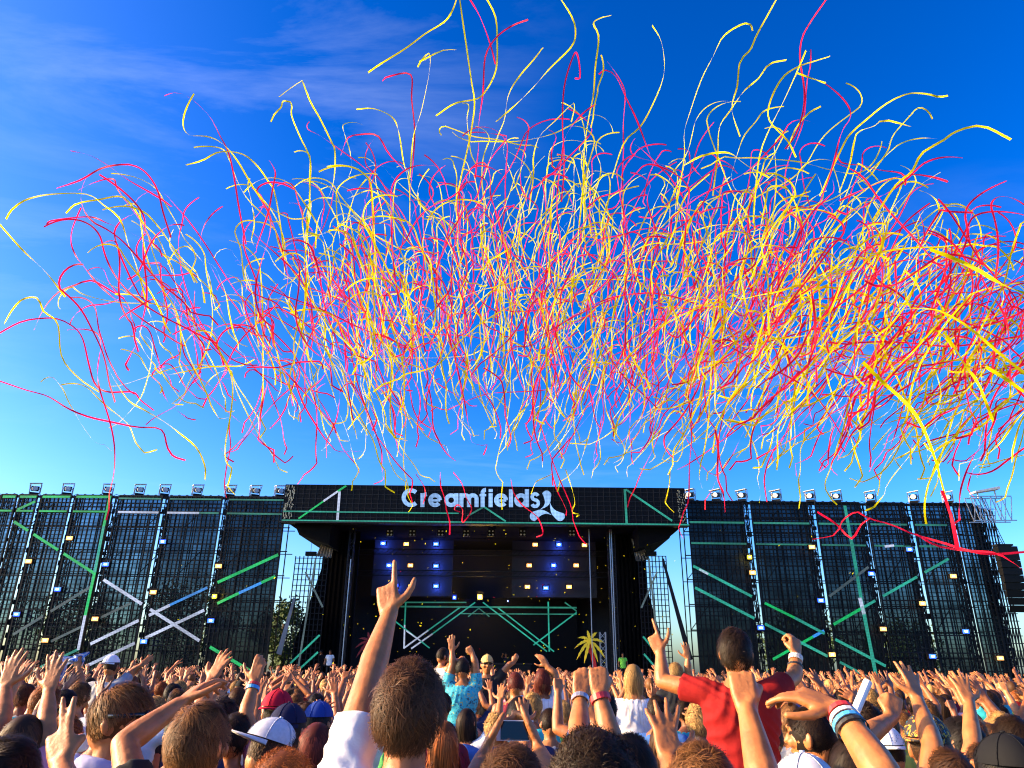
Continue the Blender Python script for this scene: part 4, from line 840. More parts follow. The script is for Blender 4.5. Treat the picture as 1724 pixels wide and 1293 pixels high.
# hair: strands rooted over the scalp
def hair_mesh(style, n, R, width=.003):
    """returns mesh with per-strand shade; head at HEADC"""
    Rh = HEADR + .004
    def line(y): return np.interp(y, [-1, -.45, 0.0, .35, .8, 1], [-.62, -.55, -.05, .22, .50, .55])
    if style == 'crop': lo = .02
    pts = []
    while sum(len(p) for p in pts) < n:
        d = R.normal(size=(n * 3, 3)); d /= np.linalg.norm(d, axis=1)[:, None]; ok = d[:, 2] > line(d[:, 1]) - (.10 if style == 'long' else 0); pts.append(d[ok])
    D = np.vstack(pts)[:n]
    crown = unit(np.array([.12, -.52, .85])); L = {'crop': .022, 'short': .045, 'tousled': .06, 'curly': .06, 'long': .40, 'quiff': .05}[style] * R.uniform(.7, 1.25, n)
    if style in ('crop', 'quiff'): L *= np.interp(D[:, 2], [-.6, .1, .6], [.25, .5, 1.2])
    k = {'long': 9, 'curly': 6}.get(style, 4); lift = {'crop': .6, 'short': .55, 'tousled': .75, 'curly': .9, 'long': .12, 'quiff': .6}[style]
    T = D - crown; T -= D * np.sum(T * D, 1)[:, None]; T /= np.linalg.norm(T, axis=1)[:, None] + 1e-6
    T += R.normal(size=(n, 3)) * {'tousled': .48, 'curly': .7, 'short': .34}.get(style, .2); front = np.clip(D[:, 1] - .1, 0, 1)[:, None]
    if style in ('quiff', 'short', 'tousled'): T += front * np.array([.25, .2, 1.2])
    # clumps share a bend
    cl = R.normal(size=(60, 3)) * {'tousled': .55, 'curly': .7, 'short': .55}.get(style, .15); ci = np.argmax(D @ unit_rows(R.normal(size=(60, 3))).T, 1); T += cl[ci]
    P = HEADC + D * Rh; pts = [P]; ph = R.uniform(0, 6.28, n)
    mxr = {'crop': 1.12, 'short': 1.18, 'tousled': 1.17, 'curly': 1.30, 'long': 1.14, 'quiff': 1.15}[style] * np.where(R.random(n) < .25, R.uniform(1.0, 1.2, n), R.uniform(.96, 1.03, n))
    for j in range(k):
        s = (j + 1) / k; Dn = (P - HEADC) / Rh ** 2; Dn /= np.linalg.norm(Dn, axis=1)[:, None]; Tt = T - Dn * np.sum(T * Dn, 1)[:, None]; Tt /= np.linalg.norm(Tt, axis=1)[:, None] + 1e-6
        dirv = Tt + Dn * (lift * R.uniform(.3, 1.3, n) * (1 - s * .75))[:, None]
        if style == 'long': dirv = Tt * (1 - s) + np.array([0, -.06, -1.]) * (s + .15)
        if style == 'curly': dirv = dirv + np.stack([np.cos(ph + j * 1.9), np.sin(ph + j * 1.9), np.cos(ph + j * 2.3)], 1) * 1.0
        dirv /= np.linalg.norm(dirv, axis=1)[:, None]; P = P + dirv * (L / k)[:, None]
        q = (P - HEADC) / Rh; r = np.linalg.norm(q, axis=1); lim = np.clip(r, 1.03, mxr) if style != 'long' else np.maximum(r, 1.05); ok_ = (P[:, 2] > 1.5) | (style != 'long')
        P = np.where(ok_[:, None], HEADC + q / r[:, None] * Rh * lim[:, None], P); pts.append(P)
    pts = np.stack(pts, 1); tang = np.gradient(pts, axis=1); out = pts - HEADC; S = np.cross(tang, out); S /= np.linalg.norm(S, axis=2)[..., None] + 1e-9
    wd = width * np.linspace(1, .35, k + 1)[None, :, None] * R.uniform(.7, 1.3, n)[:, None, None]; V = np.stack([pts - S * wd, pts + S * wd], 2).reshape(-1, 3)
    i = np.arange(n)[:, None] * (k + 1) * 2 + np.arange(k)[None, :] * 2; i = i.ravel(); F = np.stack([i, i + 1, i + 3, i + 2], 1)
    shade = np.repeat(R.uniform(.5, 1.4, n) * R.uniform(.65, 1.35, 60)[ci], (k + 1) * 2)
    # scalp shell under the strands
    a = []; nth, nph = 20, 28
    for th in np.linspace(.02, 2.5, nth):
        for q in np.linspace(0, 2 * math.pi, nph, endpoint=False): a.append((math.sin(th) * math.cos(q), math.sin(th) * math.sin(q), math.cos(th)))
    a = np.array(a); ok = a[:, 2] > line(a[:, 1]) - .02; rad = np.interp(a[:, 2] - line(a[:, 1]), [-.16, .0, .1], [.94, 1.0, {'crop': 1.025, 'curly': 1.12, 'tousled': 1.04}.get(style, 1.03)]); SV = HEADC + a * Rh * rad[:, None]; SF = []
    for t in range(nth - 1):
        for q in range(nph): SF.append((t * nph + q, t * nph + (q + 1) % nph, (t + 1) * nph + (q + 1) % nph, (t + 1) * nph + q))
    b = len(V); me = mesh_tris('hair', np.vstack([V, SV]), np.vstack([F, np.array(SF) + b]))
    at = me.color_attributes.new('shade', 'FLOAT_COLOR', 'POINT'); cc = np.ones((len(me.vertices), 4), np.float32); cc[:b, :3] = shade[:, None]; cc[b:, :3] = .5; at.data.foreach_set('color', cc.ravel())
    return me
def unit_rows(v): return v / np.linalg.norm(v, axis=1)[:, None]
def hair_mat(name, col):
    if name in _mats: return _mats[name]
    m = bpy.data.materials.new(name); m.use_nodes = True; t = m.node_tree; b = t.nodes['Principled BSDF']
    at = N(t, 'ShaderNodeVertexColor', layer_name='shade'); mx = N(t, 'ShaderNodeMix', data_type='RGBA', blend_type='MULTIPLY'); mx.inputs[0].default_value = 1; mx.inputs[6].default_value = (*col, 1)
    t.links.new(at.outputs['Color'], mx.inputs[7]); t.links.new(mx.outputs[2], b.inputs['Base Color']); b.inputs['Roughness'].default_value = .55; b.inputs['Specular IOR Level'].default_value = .18
    _mats[name] = m; return m
HAIRC = {'dark brown': hair_mat('hair_dark_brown', (.022, .011, .005)), 'brown': hair_mat('hair_brown', (.065, .027, .010)), 'golden brown': hair_mat('hair_golden', (.15, .062, .018)), 'black': hair_mat('hair_black', (.012, .009, .008)),
         'blond': hair_mat('hair_blond', (.40, .22, .07)), 'ginger': hair_mat('hair_ginger', (.27, .075, .016)), 'auburn': hair_mat('hair_auburn', (.13, .022, .012))}
def skin_mat(name, col):
    m = mat(name, col, .5, noise=.24, nscale=22, bump=.22); b = m.node_tree.nodes['Principled BSDF']
    b.inputs['Subsurface Weight'].default_value = .12; b.inputs['Subsurface Radius'].default_value = (.012, .005, .003); b.inputs['Subsurface Scale'].default_value = 1.0
    return m
SKIN = [skin_mat('skin_%d' % i, c) for i, c in enumerate([(.38, .135, .038), (.31, .10, .028), (.43, .165, .055), (.19, .064, .021), (.35, .118, .035)])]
CLOTH = {k: mat('cloth_' + k.replace(' ', '_'), c, .85, noise=.12, nscale=9, bump=.5, spec=.2) for k, c in {'white': (.74, .73, .74), 'grey': (.30, .31, .34), 'black': (.018, .018, .02), 'navy': (.025, .035, .09), 'red': (.25, .007, .007), 'burgundy': (.17, .015, .03), 'blue': (.05, .14, .42),
        'turquoise': (.03, .38, .45), 'pink': (.62, .22, .30), 'green': (.06, .28, .08), 'yellow': (.62, .46, .06), 'lilac grey': (.36, .35, .52), 'denim': (.06, .09, .17), 'cream': (.62, .54, .42)}.items()}
# caps
def cap_mesh(R=None, brim=True, puff=1.0):
    mb = MB(); n = 20; rows = []; c = HEADC; rx, ry = HEADR[0] + .012, HEADR[1] + .012
    for i, th in enumerate(np.linspace(1.42, .05, 8)):
        for k in range(n):
            a = 2 * math.pi * k / n; mb_r = 1.0; rows.append((c[0] + rx * math.sin(th) * math.cos(a), c[1] + ry * math.sin(th) * math.sin(a), c[2] + .025 + (.105 * puff) * math.cos(th)))
    F = [(i * n + k, i * n + (k + 1) % n, (i + 1) * n + (k + 1) % n, (i + 1) * n + k) for i in range(7) for k in range(n)] + [tuple(range(7 * n, 8 * n))]
    mb.add(rows, F); mb.lathe([(.008, 0), (.008, .008)], (c[0], c[1], c[2] + .025 + .105 * puff - .002), 8)
    for q in range(6):
        a = math.pi * q / 3 + .5; pr = None
        for th in np.linspace(1.42, .08, 9):
            p_ = (c[0] + (rx + .0008) * math.sin(th) * math.cos(a), c[1] + (ry + .0008) * math.sin(th) * math.sin(a), c[2] + .0258 + (.105 * puff) * math.cos(th))
            if pr: mb.bar(pr, p_, .0035, .0015)
            pr = p_
    if brim:
        V = []; m_ = 10
        for s_, q in ((1.0, 0), (1.55, 1)):
            for k in range(m_ + 1):
                a = math.radians(25 + 130 * k / m_); y = math.sin(a) * ry * (1 if not q else 1.0) + (.070 * math.sin(math.radians(180 * k / m_)) if q else 0); V.append((c[0] + math.cos(a) * rx * (1.0 if not q else .98), c[1] + y, c[2] + .036 - (.014 if q else 0) + .012 * math.sin(math.radians(180 * k / m_)) * q))
        top = V; bot = [(x, y, z - .006) for x, y, z in V]; N_ = len(top); f = []
        for k in range(m_): f += [(k, k + 1, m_ + 2 + k, m_ + 1 + k), (N_ + k, N_ + m_ + 1 + k, N_ + m_ + 2 + k, N_ + k + 1), (m_ + 1 + k, m_ + 2 + k, N_ + m_ + 2 + k, N_ + m_ + 1 + k)]
        mb.add(top + bot, f)
    return mesh_from('cap', mb.V, mb.F)
def glasses_mesh():
    mb = MB(); c = HEADC
    for sx in (-1, 1):
        pts = []
        for k in range(12): a = 2 * math.pi * k / 12; pts.append((sx * .036 + .028 * math.cos(a), c[2] + .012 + .020 * math.sin(a)))
        mb.poly(pts, .112, .118); mb.bar((sx * .064, .112, c[2] + .018), (sx * .094, .0, c[2] + .014), .007, .014)
    mb.bar((-.01, .117, c[2] + .018), (.01, .117, c[2] + .018), .006); return mesh_from('sunglasses', mb.V, mb.F)
CAPM = cap_mesh(); GLM = glasses_mesh()
def setmat(o, *ms):
    me = o.data
    while len(me.materials) < len(ms): me.materials.append(None)
    for i, m in enumerate(ms): o.material_slots[i].link = 'OBJECT'; o.material_slots[i].material = m
def child(name, me, parent, m, smooth=True):
    o = bpy.data.objects.new(name, me); COL.objects.link(o); o.parent = parent
    if smooth and not me.get('sm'): me.polygons.foreach_set('use_smooth', np.ones(len(me.polygons), bool)); me['sm'] = 1
    setmat(o, m); return o
def head_local(o, Hm):
    if Hm is None: return
    piv = Vector((0, 0, 1.53)); R4 = Matrix([list(r) for r in Hm]).to_4x4(); o.matrix_local = Matrix.Translation(piv) @ R4 @ Matrix.Translation(-piv)
def bandm(c, d, r, w, parent, m, name='wristband'):
    d = unit(d); a = np.linspace(0, 2 * math.pi, 16, endpoint=False); s = unit(np.cross(d, (0, 1., .3))); u = np.cross(s, d); V = []; 
    for t in (-w / 2, w / 2):
        for q in (r, r + .003):
            V += list(np.asarray(c) + d * t + q * (np.cos(a)[:, None] * s + np.sin(a)[:, None] * u))
    F = []; n = 16
    for k in range(n):
        j = (k + 1) % n; F += [(n + k, n + j, 3 * n + j, 3 * n + k), (k, n + k, n + j, j), (2 * n + k, 2 * n + j, 3 * n + j, 3 * n + k)]
    return link(name, mesh_from(name, V, F), m, parent)
# ------------------------------------------------------------------ people nearest the camera, each posed from the photograph
RH = np.random.default_rng(21)
PLACED = []; RIDERS = []
def near_person(label, hx, top, Y, yaw, hair=('short', 'brown'), top_c='black', arms=None, tilt=0.0, hyaw=0.0, cap=None, nh=2200, voxel=.0075, skin=0, sleeve=.55, tank=False, sit=False, glasses=False, bands=(), hoodie=False, group='people at the front of the picture', infl=.014, trousers='denim', eyes=False, shirt_mat=None, base=None):
    zt_ = W(hx, top, Y)[2]; sc = float(np.clip((zt_ - .02) / 1.755, .86, 1.08)) if not sit else 1.0
    c = W(hx, top + 60 / Y, Y); z0 = zt_ - .02 - 1.755 * sc if sit or abs(zt_ - .02 - 1.755 * sc) > .02 else 0.0
    if not sit: z0 = max(z0, -.0)
    org = np.array([c[0], Y, z0]); Rz = rotz(-math.radians(yaw)); inv = lambda p: (Rz.T @ (np.asarray(p) - org)) / sc; invd = lambda v: Rz.T @ np.asarray(v, float)
    A = {}
    for sd, ex, ey, edy, wx, wy, wdy, tx, ty, tdy, pose, *nl in (arms or []):
        e = inv(W(ex, ey, Y + edy)); w = inv(W(wx, wy, Y + wdy)); t = inv(W(tx, ty, Y + tdy)); upz = np.clip((e[2] - 1.25) / .4, 0, 1); s = np.array([sd * (.180 - .015 * upz), .0, 1.405 + .055 * upz])
        # keep human lengths: pull the joints along their lines
        u = e - s; lu = np.linalg.norm(u); e2 = s + u * np.clip(lu, .24, .34) / lu; f = w - e2; lf = np.linalg.norm(f); 
        if lf > .32: e2 = w - unit(f) * .30
        A[sd] = dict(e=e2, w=w, d=t - w, pose=pose, n=invd(nl[0]) if nl else invd((0, -1, .1)), l=invd(nl[1]) if len(nl) > 1 else invd((-sd, 0, 0)))
    Hm = rotz(-math.radians(hyaw)) @ rotx(-math.radians(tilt))
    me = fuse(body(A, Hm, sit), voxel, .3 if voxel < .01 else .5, 1); split_legs(me)
    o = bpy.data.objects.new('person', me); COL.objects.link(o); setmat(o, SKIN[skin], CLOTH[trousers])
    o.location = org; o.rotation_euler.z = -math.radians(yaw); o.scale = (sc,) * 3; tag(o, label, 'person', group); PLACED.append((org[0], Y))
    if sit: RIDERS.append((org[0], Y, z0, label))
    if hair:
        h = child('hair', hair_mesh(hair[0], nh, RH, .0011 if Y < 3 else .0016), o, HAIRC[hair[1]]); head_local(h, Hm)
    if cap:
        cm_ = child('cap', CAPM, o, cap[0]); head_local(cm_, Hm @ rotz(math.radians(cap[1])))
    if glasses: gl = child('sunglasses', GLM, o, mat('dark_lens', (.01, .01, .012), .15)); head_local(gl, Hm)
    if eyes:
        for sx in (-1, 1):
            q = MB(); q.lathe([(.004, -.004), (.011, 0), (.004, .004)], (sx * .034, .100, HEADC[2] + .012), 10, axis=1); ey_ = q.build('eye', mat('eye_dark', (.05, .03, .02), .2), o); head_local(ey_, Hm)
    child('hoodie' if hoodie else 'tank_top' if tank else 'shirt', shirt(A, 2 if hoodie else sleeve, tank, infl, .011 if Y < 5 else .018), o, shirt_mat or CLOTH[top_c])
    if hoodie:
        fl = Flesh(12); a = np.linspace(math.radians(150), math.radians(390), 12); fl.limb(np.stack([.105 * np.cos(a), .085 * np.sin(a) - .02, 1.475 - .03 * np.sin(a)], 1), np.full(12, .034), 10); a = np.linspace(math.radians(190), math.radians(350), 10)
        fl.limb(np.stack([.12 * np.cos(a), .10 * np.sin(a) - .02, 1.425 - .0 * a], 1), np.full(10, .04), 10); child('hood', fuse(fl, .012, None, 2), o, shirt_mat or CLOTH[top_c])
    for sd, t, cm2, wd in bands:
        a = A[sd]; f = a['w'] - a['e']; p_ = a['w'] - unit(f) * t; bandm(p_, f, .0335 + t * .07, wd, o, cm2)
    return o, A, org, Rz, sc
m_redband = mat('red_band', (.62, .03, .03), .5); m_blueband = mat('blue_band', (.06, .32, .62), .5); m_watch = mat('steel_watch', (.55, .56, .58), .3, metal=.7); m_blackband = mat('black_band', (.02, .02, .02), .6); m_beads = mat('bead_band', (.5, .45, .4), .5, noise=.6, nscale=180)
m_capgrey = mat('pale_grey_cap', (.50, .51, .58), .8, spec=.12, noise=.1, nscale=60); m_capred = mat('red_cap', (.45, .01, .03), .8, spec=.12); m_capnavy = mat('navy_cap', (.012, .014, .045), .8, spec=.12); m_capblue = mat('blue_cap', (.02, .05, .24), .8, spec=.12); m_capblack = mat('black_cap', (.01, .01, .011), .8, spec=.12); m_capwhite = mat('white_cap', (.75, .75, .78), .8, spec=.12)
def pattern_mat(name, cols, scale):
    m = bpy.data.materials.new(name); m.use_nodes = True; t = m.node_tree; b = t.nodes['Principled BSDF']; b.inputs['Roughness'].default_value = .8
    co = N(t, 'ShaderNodeTexCoord'); nz = N(t, 'ShaderNodeTexNoise'); nz.inputs['Scale'].default_value = scale; nz.inputs['Detail'].default_value = 2; nz.inputs['Distortion'].default_value = 1.5; t.links.new(co.outputs['Object'], nz.inputs['Vector'])
    cr = N(t, 'ShaderNodeValToRGB'); cr.color_ramp.interpolation = 'CONSTANT'; el = cr.color_ramp.elements
    for i, c in enumerate(cols):
        e = el[i] if i < 2 else el.new(.5); e.position = .30 + .42 * i / len(cols) if i else 0; e.color = (*c, 1)
    t.links.new(nz.outputs['Fac'], cr.inputs[0]); t.links.new(cr.outputs[0], b.inputs['Base Color']); return m
m_floral = pattern_mat('floral_cloth', [(.5, .02, .01), (.62, .35, .02), (.02, .015, .02), (.62, .25, .02), (.03, .2, .3), (.55, .03, .02)], 38)
m_dotcap = pattern_mat('speckled_cloth', [(.75, .74, .74), (.75, .74, .74), (.75, .74, .74), (.05, .05, .06), (.72, .72, .72)], 90)
m_hawaii = pattern_mat('tropical_cloth', [(.02, .08, .12), (.02, .33, .45), (.03, .42, .52), (.40, .38, .10), (.02, .28, .42)], 22)
UPN = (0, -1, .1)
main = near_person('man in white T-shirt pointing one finger high towards the stage', 690, 1103, 2.28, 6, ('tousled', 'brown'), 'white', [(-1, 622, 1140, .22, 655, 1036, .46, 649, 958, .50, 'point', (-.2, -1, .1), (1, 0, 0))], nh=7000, voxel=.006, infl=.018, hyaw=8)
near_person('man in lilac-grey hoodie and dark sunglasses with cropped hair', 205, 1143, 3.05, 38, ('quiff', 'golden brown'), 'lilac grey', None, hyaw=44, nh=5000, hoodie=True, glasses=True)
near_person('golden-brown haired man with bent arm reaching up to the right', 338, 1171, 2.6, 8, ('short', 'golden brown'), 'black', [(-1, 214, 1290, .10, 302, 1186, .30, 362, 1134, .42, 'relax', (-.5, -.4, .8), (.6, 0, -.6))], nh=6500, voxel=.006)
near_person('person in pale grey baseball cap worn backwards, face turned down', 447, 1204, 3.3, 55, ('crop', 'brown'), 'black', None, tilt=18, cap=(m_capgrey, 180), nh=1200)
near_person('person in dark navy cap behind the pale grey cap', 488, 1181, 4.0, 10, ('crop', 'dark brown'), 'black', None, cap=(m_capnavy, 180), nh=900)
near_person('person in crimson red cap left of the blue cap', 470, 1159, 4.9, -10, ('crop', 'dark brown'), 'grey', None, cap=(m_capred, 160), nh=900)
near_person('person in royal blue cap behind the auburn-haired woman', 536, 1178, 4.9, 12, ('crop', 'black'), 'navy', None, cap=(m_capblue, 0), nh=900)
near_person('woman with long straight auburn hair seen from behind', 533, 1209, 3.7, 4, ('long', 'auburn'), 'black', None, nh=3500)
near_person('person with ginger curls at the bottom edge', 475, 1257, 2.4, 10, ('curly', 'ginger'), 'grey', None, nh=5000)
near_person('person with big dark brown curls at bottom centre', 1000, 1218, 1.75, 5, ('curly', 'dark brown'), 'grey', None, nh=8000)
ph = near_person('brown-haired person filming with a phone in both hands', 862, 1246, 2.1, 0, ('tousled', 'brown'), 'black', [(-1, 800, 1330, .2, 812, 1278, .36, 834, 1225, .46, 'relax', (-1, -.3, 0), (.3, .2, 1)), (1, 925, 1320, .2, 908, 1268, .36, 893, 1218, .46, 'relax', (1, -.3, 0), (-.3, .2, 1))], nh=6000)
near_person('man in red T-shirt sitting on shoulders with both arms spread', 1235, 1051, 4.15, 4, ('short', 'dark brown'), 'red', [(-1, 1126, 1150, .12, 1112, 1100, .20, 1094, 1056, .22, 'point', (-.3, -1, 0), (1, 0, 0)), (1, 1334, 1142, .12, 1340, 1104, .20, 1338, 1070, .24, 'grip', (.3, -1, 0), (-1, 0, 0))], nh=4000, sit=True, bands=[(1, .02, m_beads, .03), (1, .07, m_blackband, .012)], infl=.02)
near_person('cropped dark-haired man in white T-shirt below the bracelet hand', 1366, 1181, 3.5, -28, ('crop', 'dark brown'), 'white', None, nh=3500, hyaw=-20)
near_person('person in colourful floral cap and navy tank top', 1558, 1197, 3.4, 12, ('crop', 'brown'), 'navy', None, cap=(m_floral, 150), tank=True, nh=1200)
near_person('person in white speckled cap beside the floral cap', 1487, 1217, 4.0, -20, ('crop', 'dark brown'), 'white', None, cap=(m_dotcap, 150), nh=900)
near_person('person in plain black cap near the right edge', 1688, 1230, 2.6, -15, ('crop', 'black'), 'black', None, cap=(m_capblack, 170), nh=1200)
near_person('short dark-haired man right of the floral cap', 1620, 1200, 3.9, -12, ('short', 'black'), 'navy', None, nh=3000)
near_person('dark-haired man at the right edge', 1706, 1198, 4.1, -30, ('short', 'dark brown'), 'pink', None, nh=2500)
near_person('person in grey cap at the bottom edge below the bracelets', 1358, 1264, 2.3, -10, ('crop', 'brown'), 'grey', None, cap=(m_capgrey, 10), nh=1200)
near_person('dark-haired woman looking down at the lower left corner', 20, 1214, 2.2, 150, ('short', 'dark brown'), 'black', None, tilt=22, nh=5000, eyes=True)
near_person('person below the frame raising two fingers at lower left', 78, 1300, 1.95, 5, ('short', 'brown'), 'grey', [(-1, 112, 1345, .05, 104, 1290, .12, 99, 1225, .16, 'peace', UPN, (1, 0, 0))], nh=900)
near_person('light-brown haired person with spread hand raised, bottom right of centre', 1180, 1243, 2.15, 0, ('tousled', 'golden brown'), 'black', [(-1, 1128, 1360, .05, 1126, 1282, .18, 1118, 1215, .24, 'spread', (.1, -1, 0), (1, 0, 0))], nh=6000)
near_person('person raising a clenched fist in front of the red T-shirt', 1318, 1312, 1.9, 0, ('short', 'brown'), 'grey', [(-1, 1290, 1330, .06, 1258, 1195, .22, 1250, 1150, .24, 'fist', (-.2, -1, .1), (1, 0, 0))], nh=900, voxel=.006)
near_person('person stretching a braceleted forearm to the left', 1560, 1306, 1.75, -8, ('short', 'brown'), 'black', [(-1, 1492, 1306, .08, 1412, 1196, .26, 1345, 1168, .30, 'relax', (-.2, -.4, 1), (-.2, -.5, -.6))], nh=900, voxel=.006, bands=[(-1, .015, m_redband, .014), (-1, .035, mat('white_band', (.6, .58, .55), .6), .012), (-1, .055, m_blueband, .012), (-1, .075, m_blackband, .010)])
near_person('dark-haired person with two raised fists, watch and red wristband', 1062, 1226, 2.75, 0, ('short', 'dark brown'), 'white', [(-1, 975, 1236, .18, 977, 1178, .34, 980, 1140, .36, 'grip', UPN, (1, 0, 0)), (1, 1015, 1238, .05, 1010, 1172, .12, 1007, 1130, .14, 'fist', UPN, (1, 0, 0))], nh=3000, bands=[(-1, .01, m_watch, .025), (1, .01, m_redband, .022)])
near_person('person with arm raised and red and blue wristbands, left of centre', 398, 1195, 4.3, 0, ('short', 'dark brown'), 'pink', [(1, 412, 1195, .1, 428, 1150, .18, 436, 1116, .2, 'relax', UPN, (-1, 0, 0))], nh=1500, bands=[(1, .012, m_redband, .016), (1, .035, m_blueband, .02)])
near_person('person behind the sunglasses man reaching up with a flat hand', 312, 1186, 4.0, 0, ('short', 'black'), 'navy', [(1, 338, 1190, .1, 354, 1148, .25, 376, 1108, .3, 'open', (-.3, -1, .3), (-1, 0, 0))], nh=1500)
near_person('person clapping raised hands at the left edge', 40, 1195, 3.6, 0, ('long', 'brown'), 'pink', [(-1, 4, 1210, .1, 8, 1160, .2, 22, 1118, .22, 'open', UPN, (1, 0, 0)), (1, 78, 1215, .1, 82, 1165, .2, 92, 1125, .22, 'spread', UPN, (-1, 0, 0))], nh=2500)
near_person('person with dark ponytail hair holding up a spread hand, right', 1432, 1232, 3.0, 0, ('long', 'dark brown'), 'black', [(1, 1455, 1240, .1, 1500, 1210, .2, 1505, 1180, .22, 'fist', UPN, (-1, 0, 0))], nh=2500)
near_person('person reaching up with spread fingers right of the white tube', 1600, 1250, 3.0, 0, ('short', 'brown'), 'black', [(-1, 1575, 1225, .1, 1545, 1180, .3, 1532, 1140, .36, 'spread', (.2, -1, 0), (-1, 0, 0))], nh=1200)
near_person('person raising a hand between the caps at right', 1655, 1245, 3.6, 0, ('short', 'brown'), 'grey', [(-1, 1645, 1215, .1, 1632, 1185, .2, 1622, 1160, .24, 'spread', UPN, (1, 0, 0))], nh=1200)
# riders on shoulders further in
near_person('rider in white cap and grey T-shirt above the left crowd', 190, 1101, 9.5, 0, ('crop', 'brown'), 'grey', [(1, 215, 1140, .1, 238, 1120, .2, 246, 1113, .25, 'open')], cap=(m_capwhite, 170), nh=400, sit=True, voxel=.011, group='people riding on shoulders')
near_person('rider in straw hat, sunglasses and black shirt facing the camera', 820, 1101, 11.0, 172, None, 'black', [(-1, 848, 1132, .0, 864, 1116, .0, 869, 1106, .0, 'grip', (0, -1, .1), (0, 0, 1))], nh=400, sit=True, voxel=.011, glasses=True, cap=(mat('straw_hat', (.55, .38, .12), .8, noise=.2, nscale=80), 0), group='people riding on shoulders')
near_person('rider in turquoise tropical shirt with both arms up', 779, 1104, 9.0, 0, ('short', 'black'), 'turquoise', [(-1, 762, 1118, .0, 761, 1098, .0, 760, 1082, .0, 'open'), (1, 800, 1118, .0, 796, 1102, .0, 790, 1092, .0, 'fist')], nh=400, sit=True, voxel=.011, group='people riding on shoulders', shirt_mat=m_hawaii)
near_person('rider in white tank top looking to the right', 745, 1088, 12.0, 50, ('short', 'dark brown'), 'white', [(1, 760, 1112, .1, 772, 1112, .2, 777, 1110, .2, 'fist')], nh=400, sit=True, voxel=.011, tank=True, group='people riding on shoulders')
near_person('rider with long blond hair and white top seen from behind', 1066, 1114, 7.2, 0, ('long', 'blond'), 'white', None, nh=900, sit=True, voxel=.011, group='people riding on shoulders', trousers='denim')
near_person('rider with blond hair and black top, one arm straight up', 1137, 1112, 9.0, 0, ('short', 'blond'), 'black', [(1, 1158, 1125, 0, 1158, 1110, 0, 1156, 1098, 0, 'open')], nh=700, sit=True, voxel=.011, group='people riding on shoulders')
near_person('rider in maroon vest beside the straw hat rider', 868, 1128, 8.2, 0, ('short', 'auburn'), 'burgundy', None, nh=500, sit=True, voxel=.011, tank=True, group='people riding on shoulders')
near_person('rider in white top with long auburn hair and raised elbow', 913, 1122, 8.4, 0, ('long', 'auburn'), 'white', [(1, 935, 1140, 0, 922, 1122, 0, 917, 1115, 0, 'relax')], nh=700, sit=True, voxel=.011, group='people riding on shoulders')
# things held
def phone():
    c = W(867, 1230, 2.52); o = empty('smartphone', c); o.rotation_euler = (math.radians(-8), 0, 0); tag(o, 'white-edged phone held sideways above the brown-haired head', 'phone')
    MB().box((-.057, -.004, -.029), (.057, .004, .029)).build('case', mat('phone_white', (.7, .68, .66), .35), o); MB().box((-.044, -.0065, -.026), (.044, -.0045, .026)).build('screen', mat('phone_glass', (.004, .004, .005), .12), o)
phone()
def tube_stick():
    a = W(1440, 1198, 3.1); b = W(1461, 1148, 3.15); o = empty('foam_stick', a); tag(o, 'white foam tube held up above the right crowd', 'foam stick')
    fl = Flesh(14); fl.limb([(0, 0, 0), (b - a) * .5, b - a], [.017, .017, .017], 14, flat=True); link('tube', mesh_from('tube', np.vstack(fl.V), fl.F), mat('white_foam', (.78, .76, .76), .7), o, False)
tube_stick()
def towel():
    c = W(113, 1112, 8.0); o = empty('towel', c); tag(o, 'blue and white patterned cloth stretched between two raised hands', 'cloth'); nx, nz_ = 22, 12; V = []
    for j in range(nz_):
        for i in range(nx):
            u, v = i / (nx - 1), j / (nz_ - 1); sag = .10 * math.sin(math.pi * u); V.append(((u - .5) * .36, .04 * math.sin(u * 14 + v * 3) + .03 * math.sin(v * 9), .09 - sag * .5 - v * (.08 + .16 * math.exp(-((u - .35) / .2) ** 2) + .05 * math.sin(u * 9))))
    F = [(j * nx + i, j * nx + i + 1, (j + 1) * nx + i + 1, (j + 1) * nx + i) for j in range(nz_ - 1) for i in range(nx - 1)]
    link('fabric', mesh_from('fabric', V, F), pattern_mat('blue_white_cloth', [(.03, .12, .5), (.05, .25, .7), (.7, .72, .8), (.05, .2, .62), (.6, .65, .8)], 14), o, True)
towel()
near_person('person holding up the blue and white cloth', 108, 1150, 8.0, 0, ('short', 'brown'), 'red', [(-1, 84, 1148, 0, 87, 1122, 0, 90, 1106, 0, 'grip'), (1, 136, 1148, 0, 132, 1124, 0, 131, 1108, 0, 'grip')], nh=500, voxel=.011)
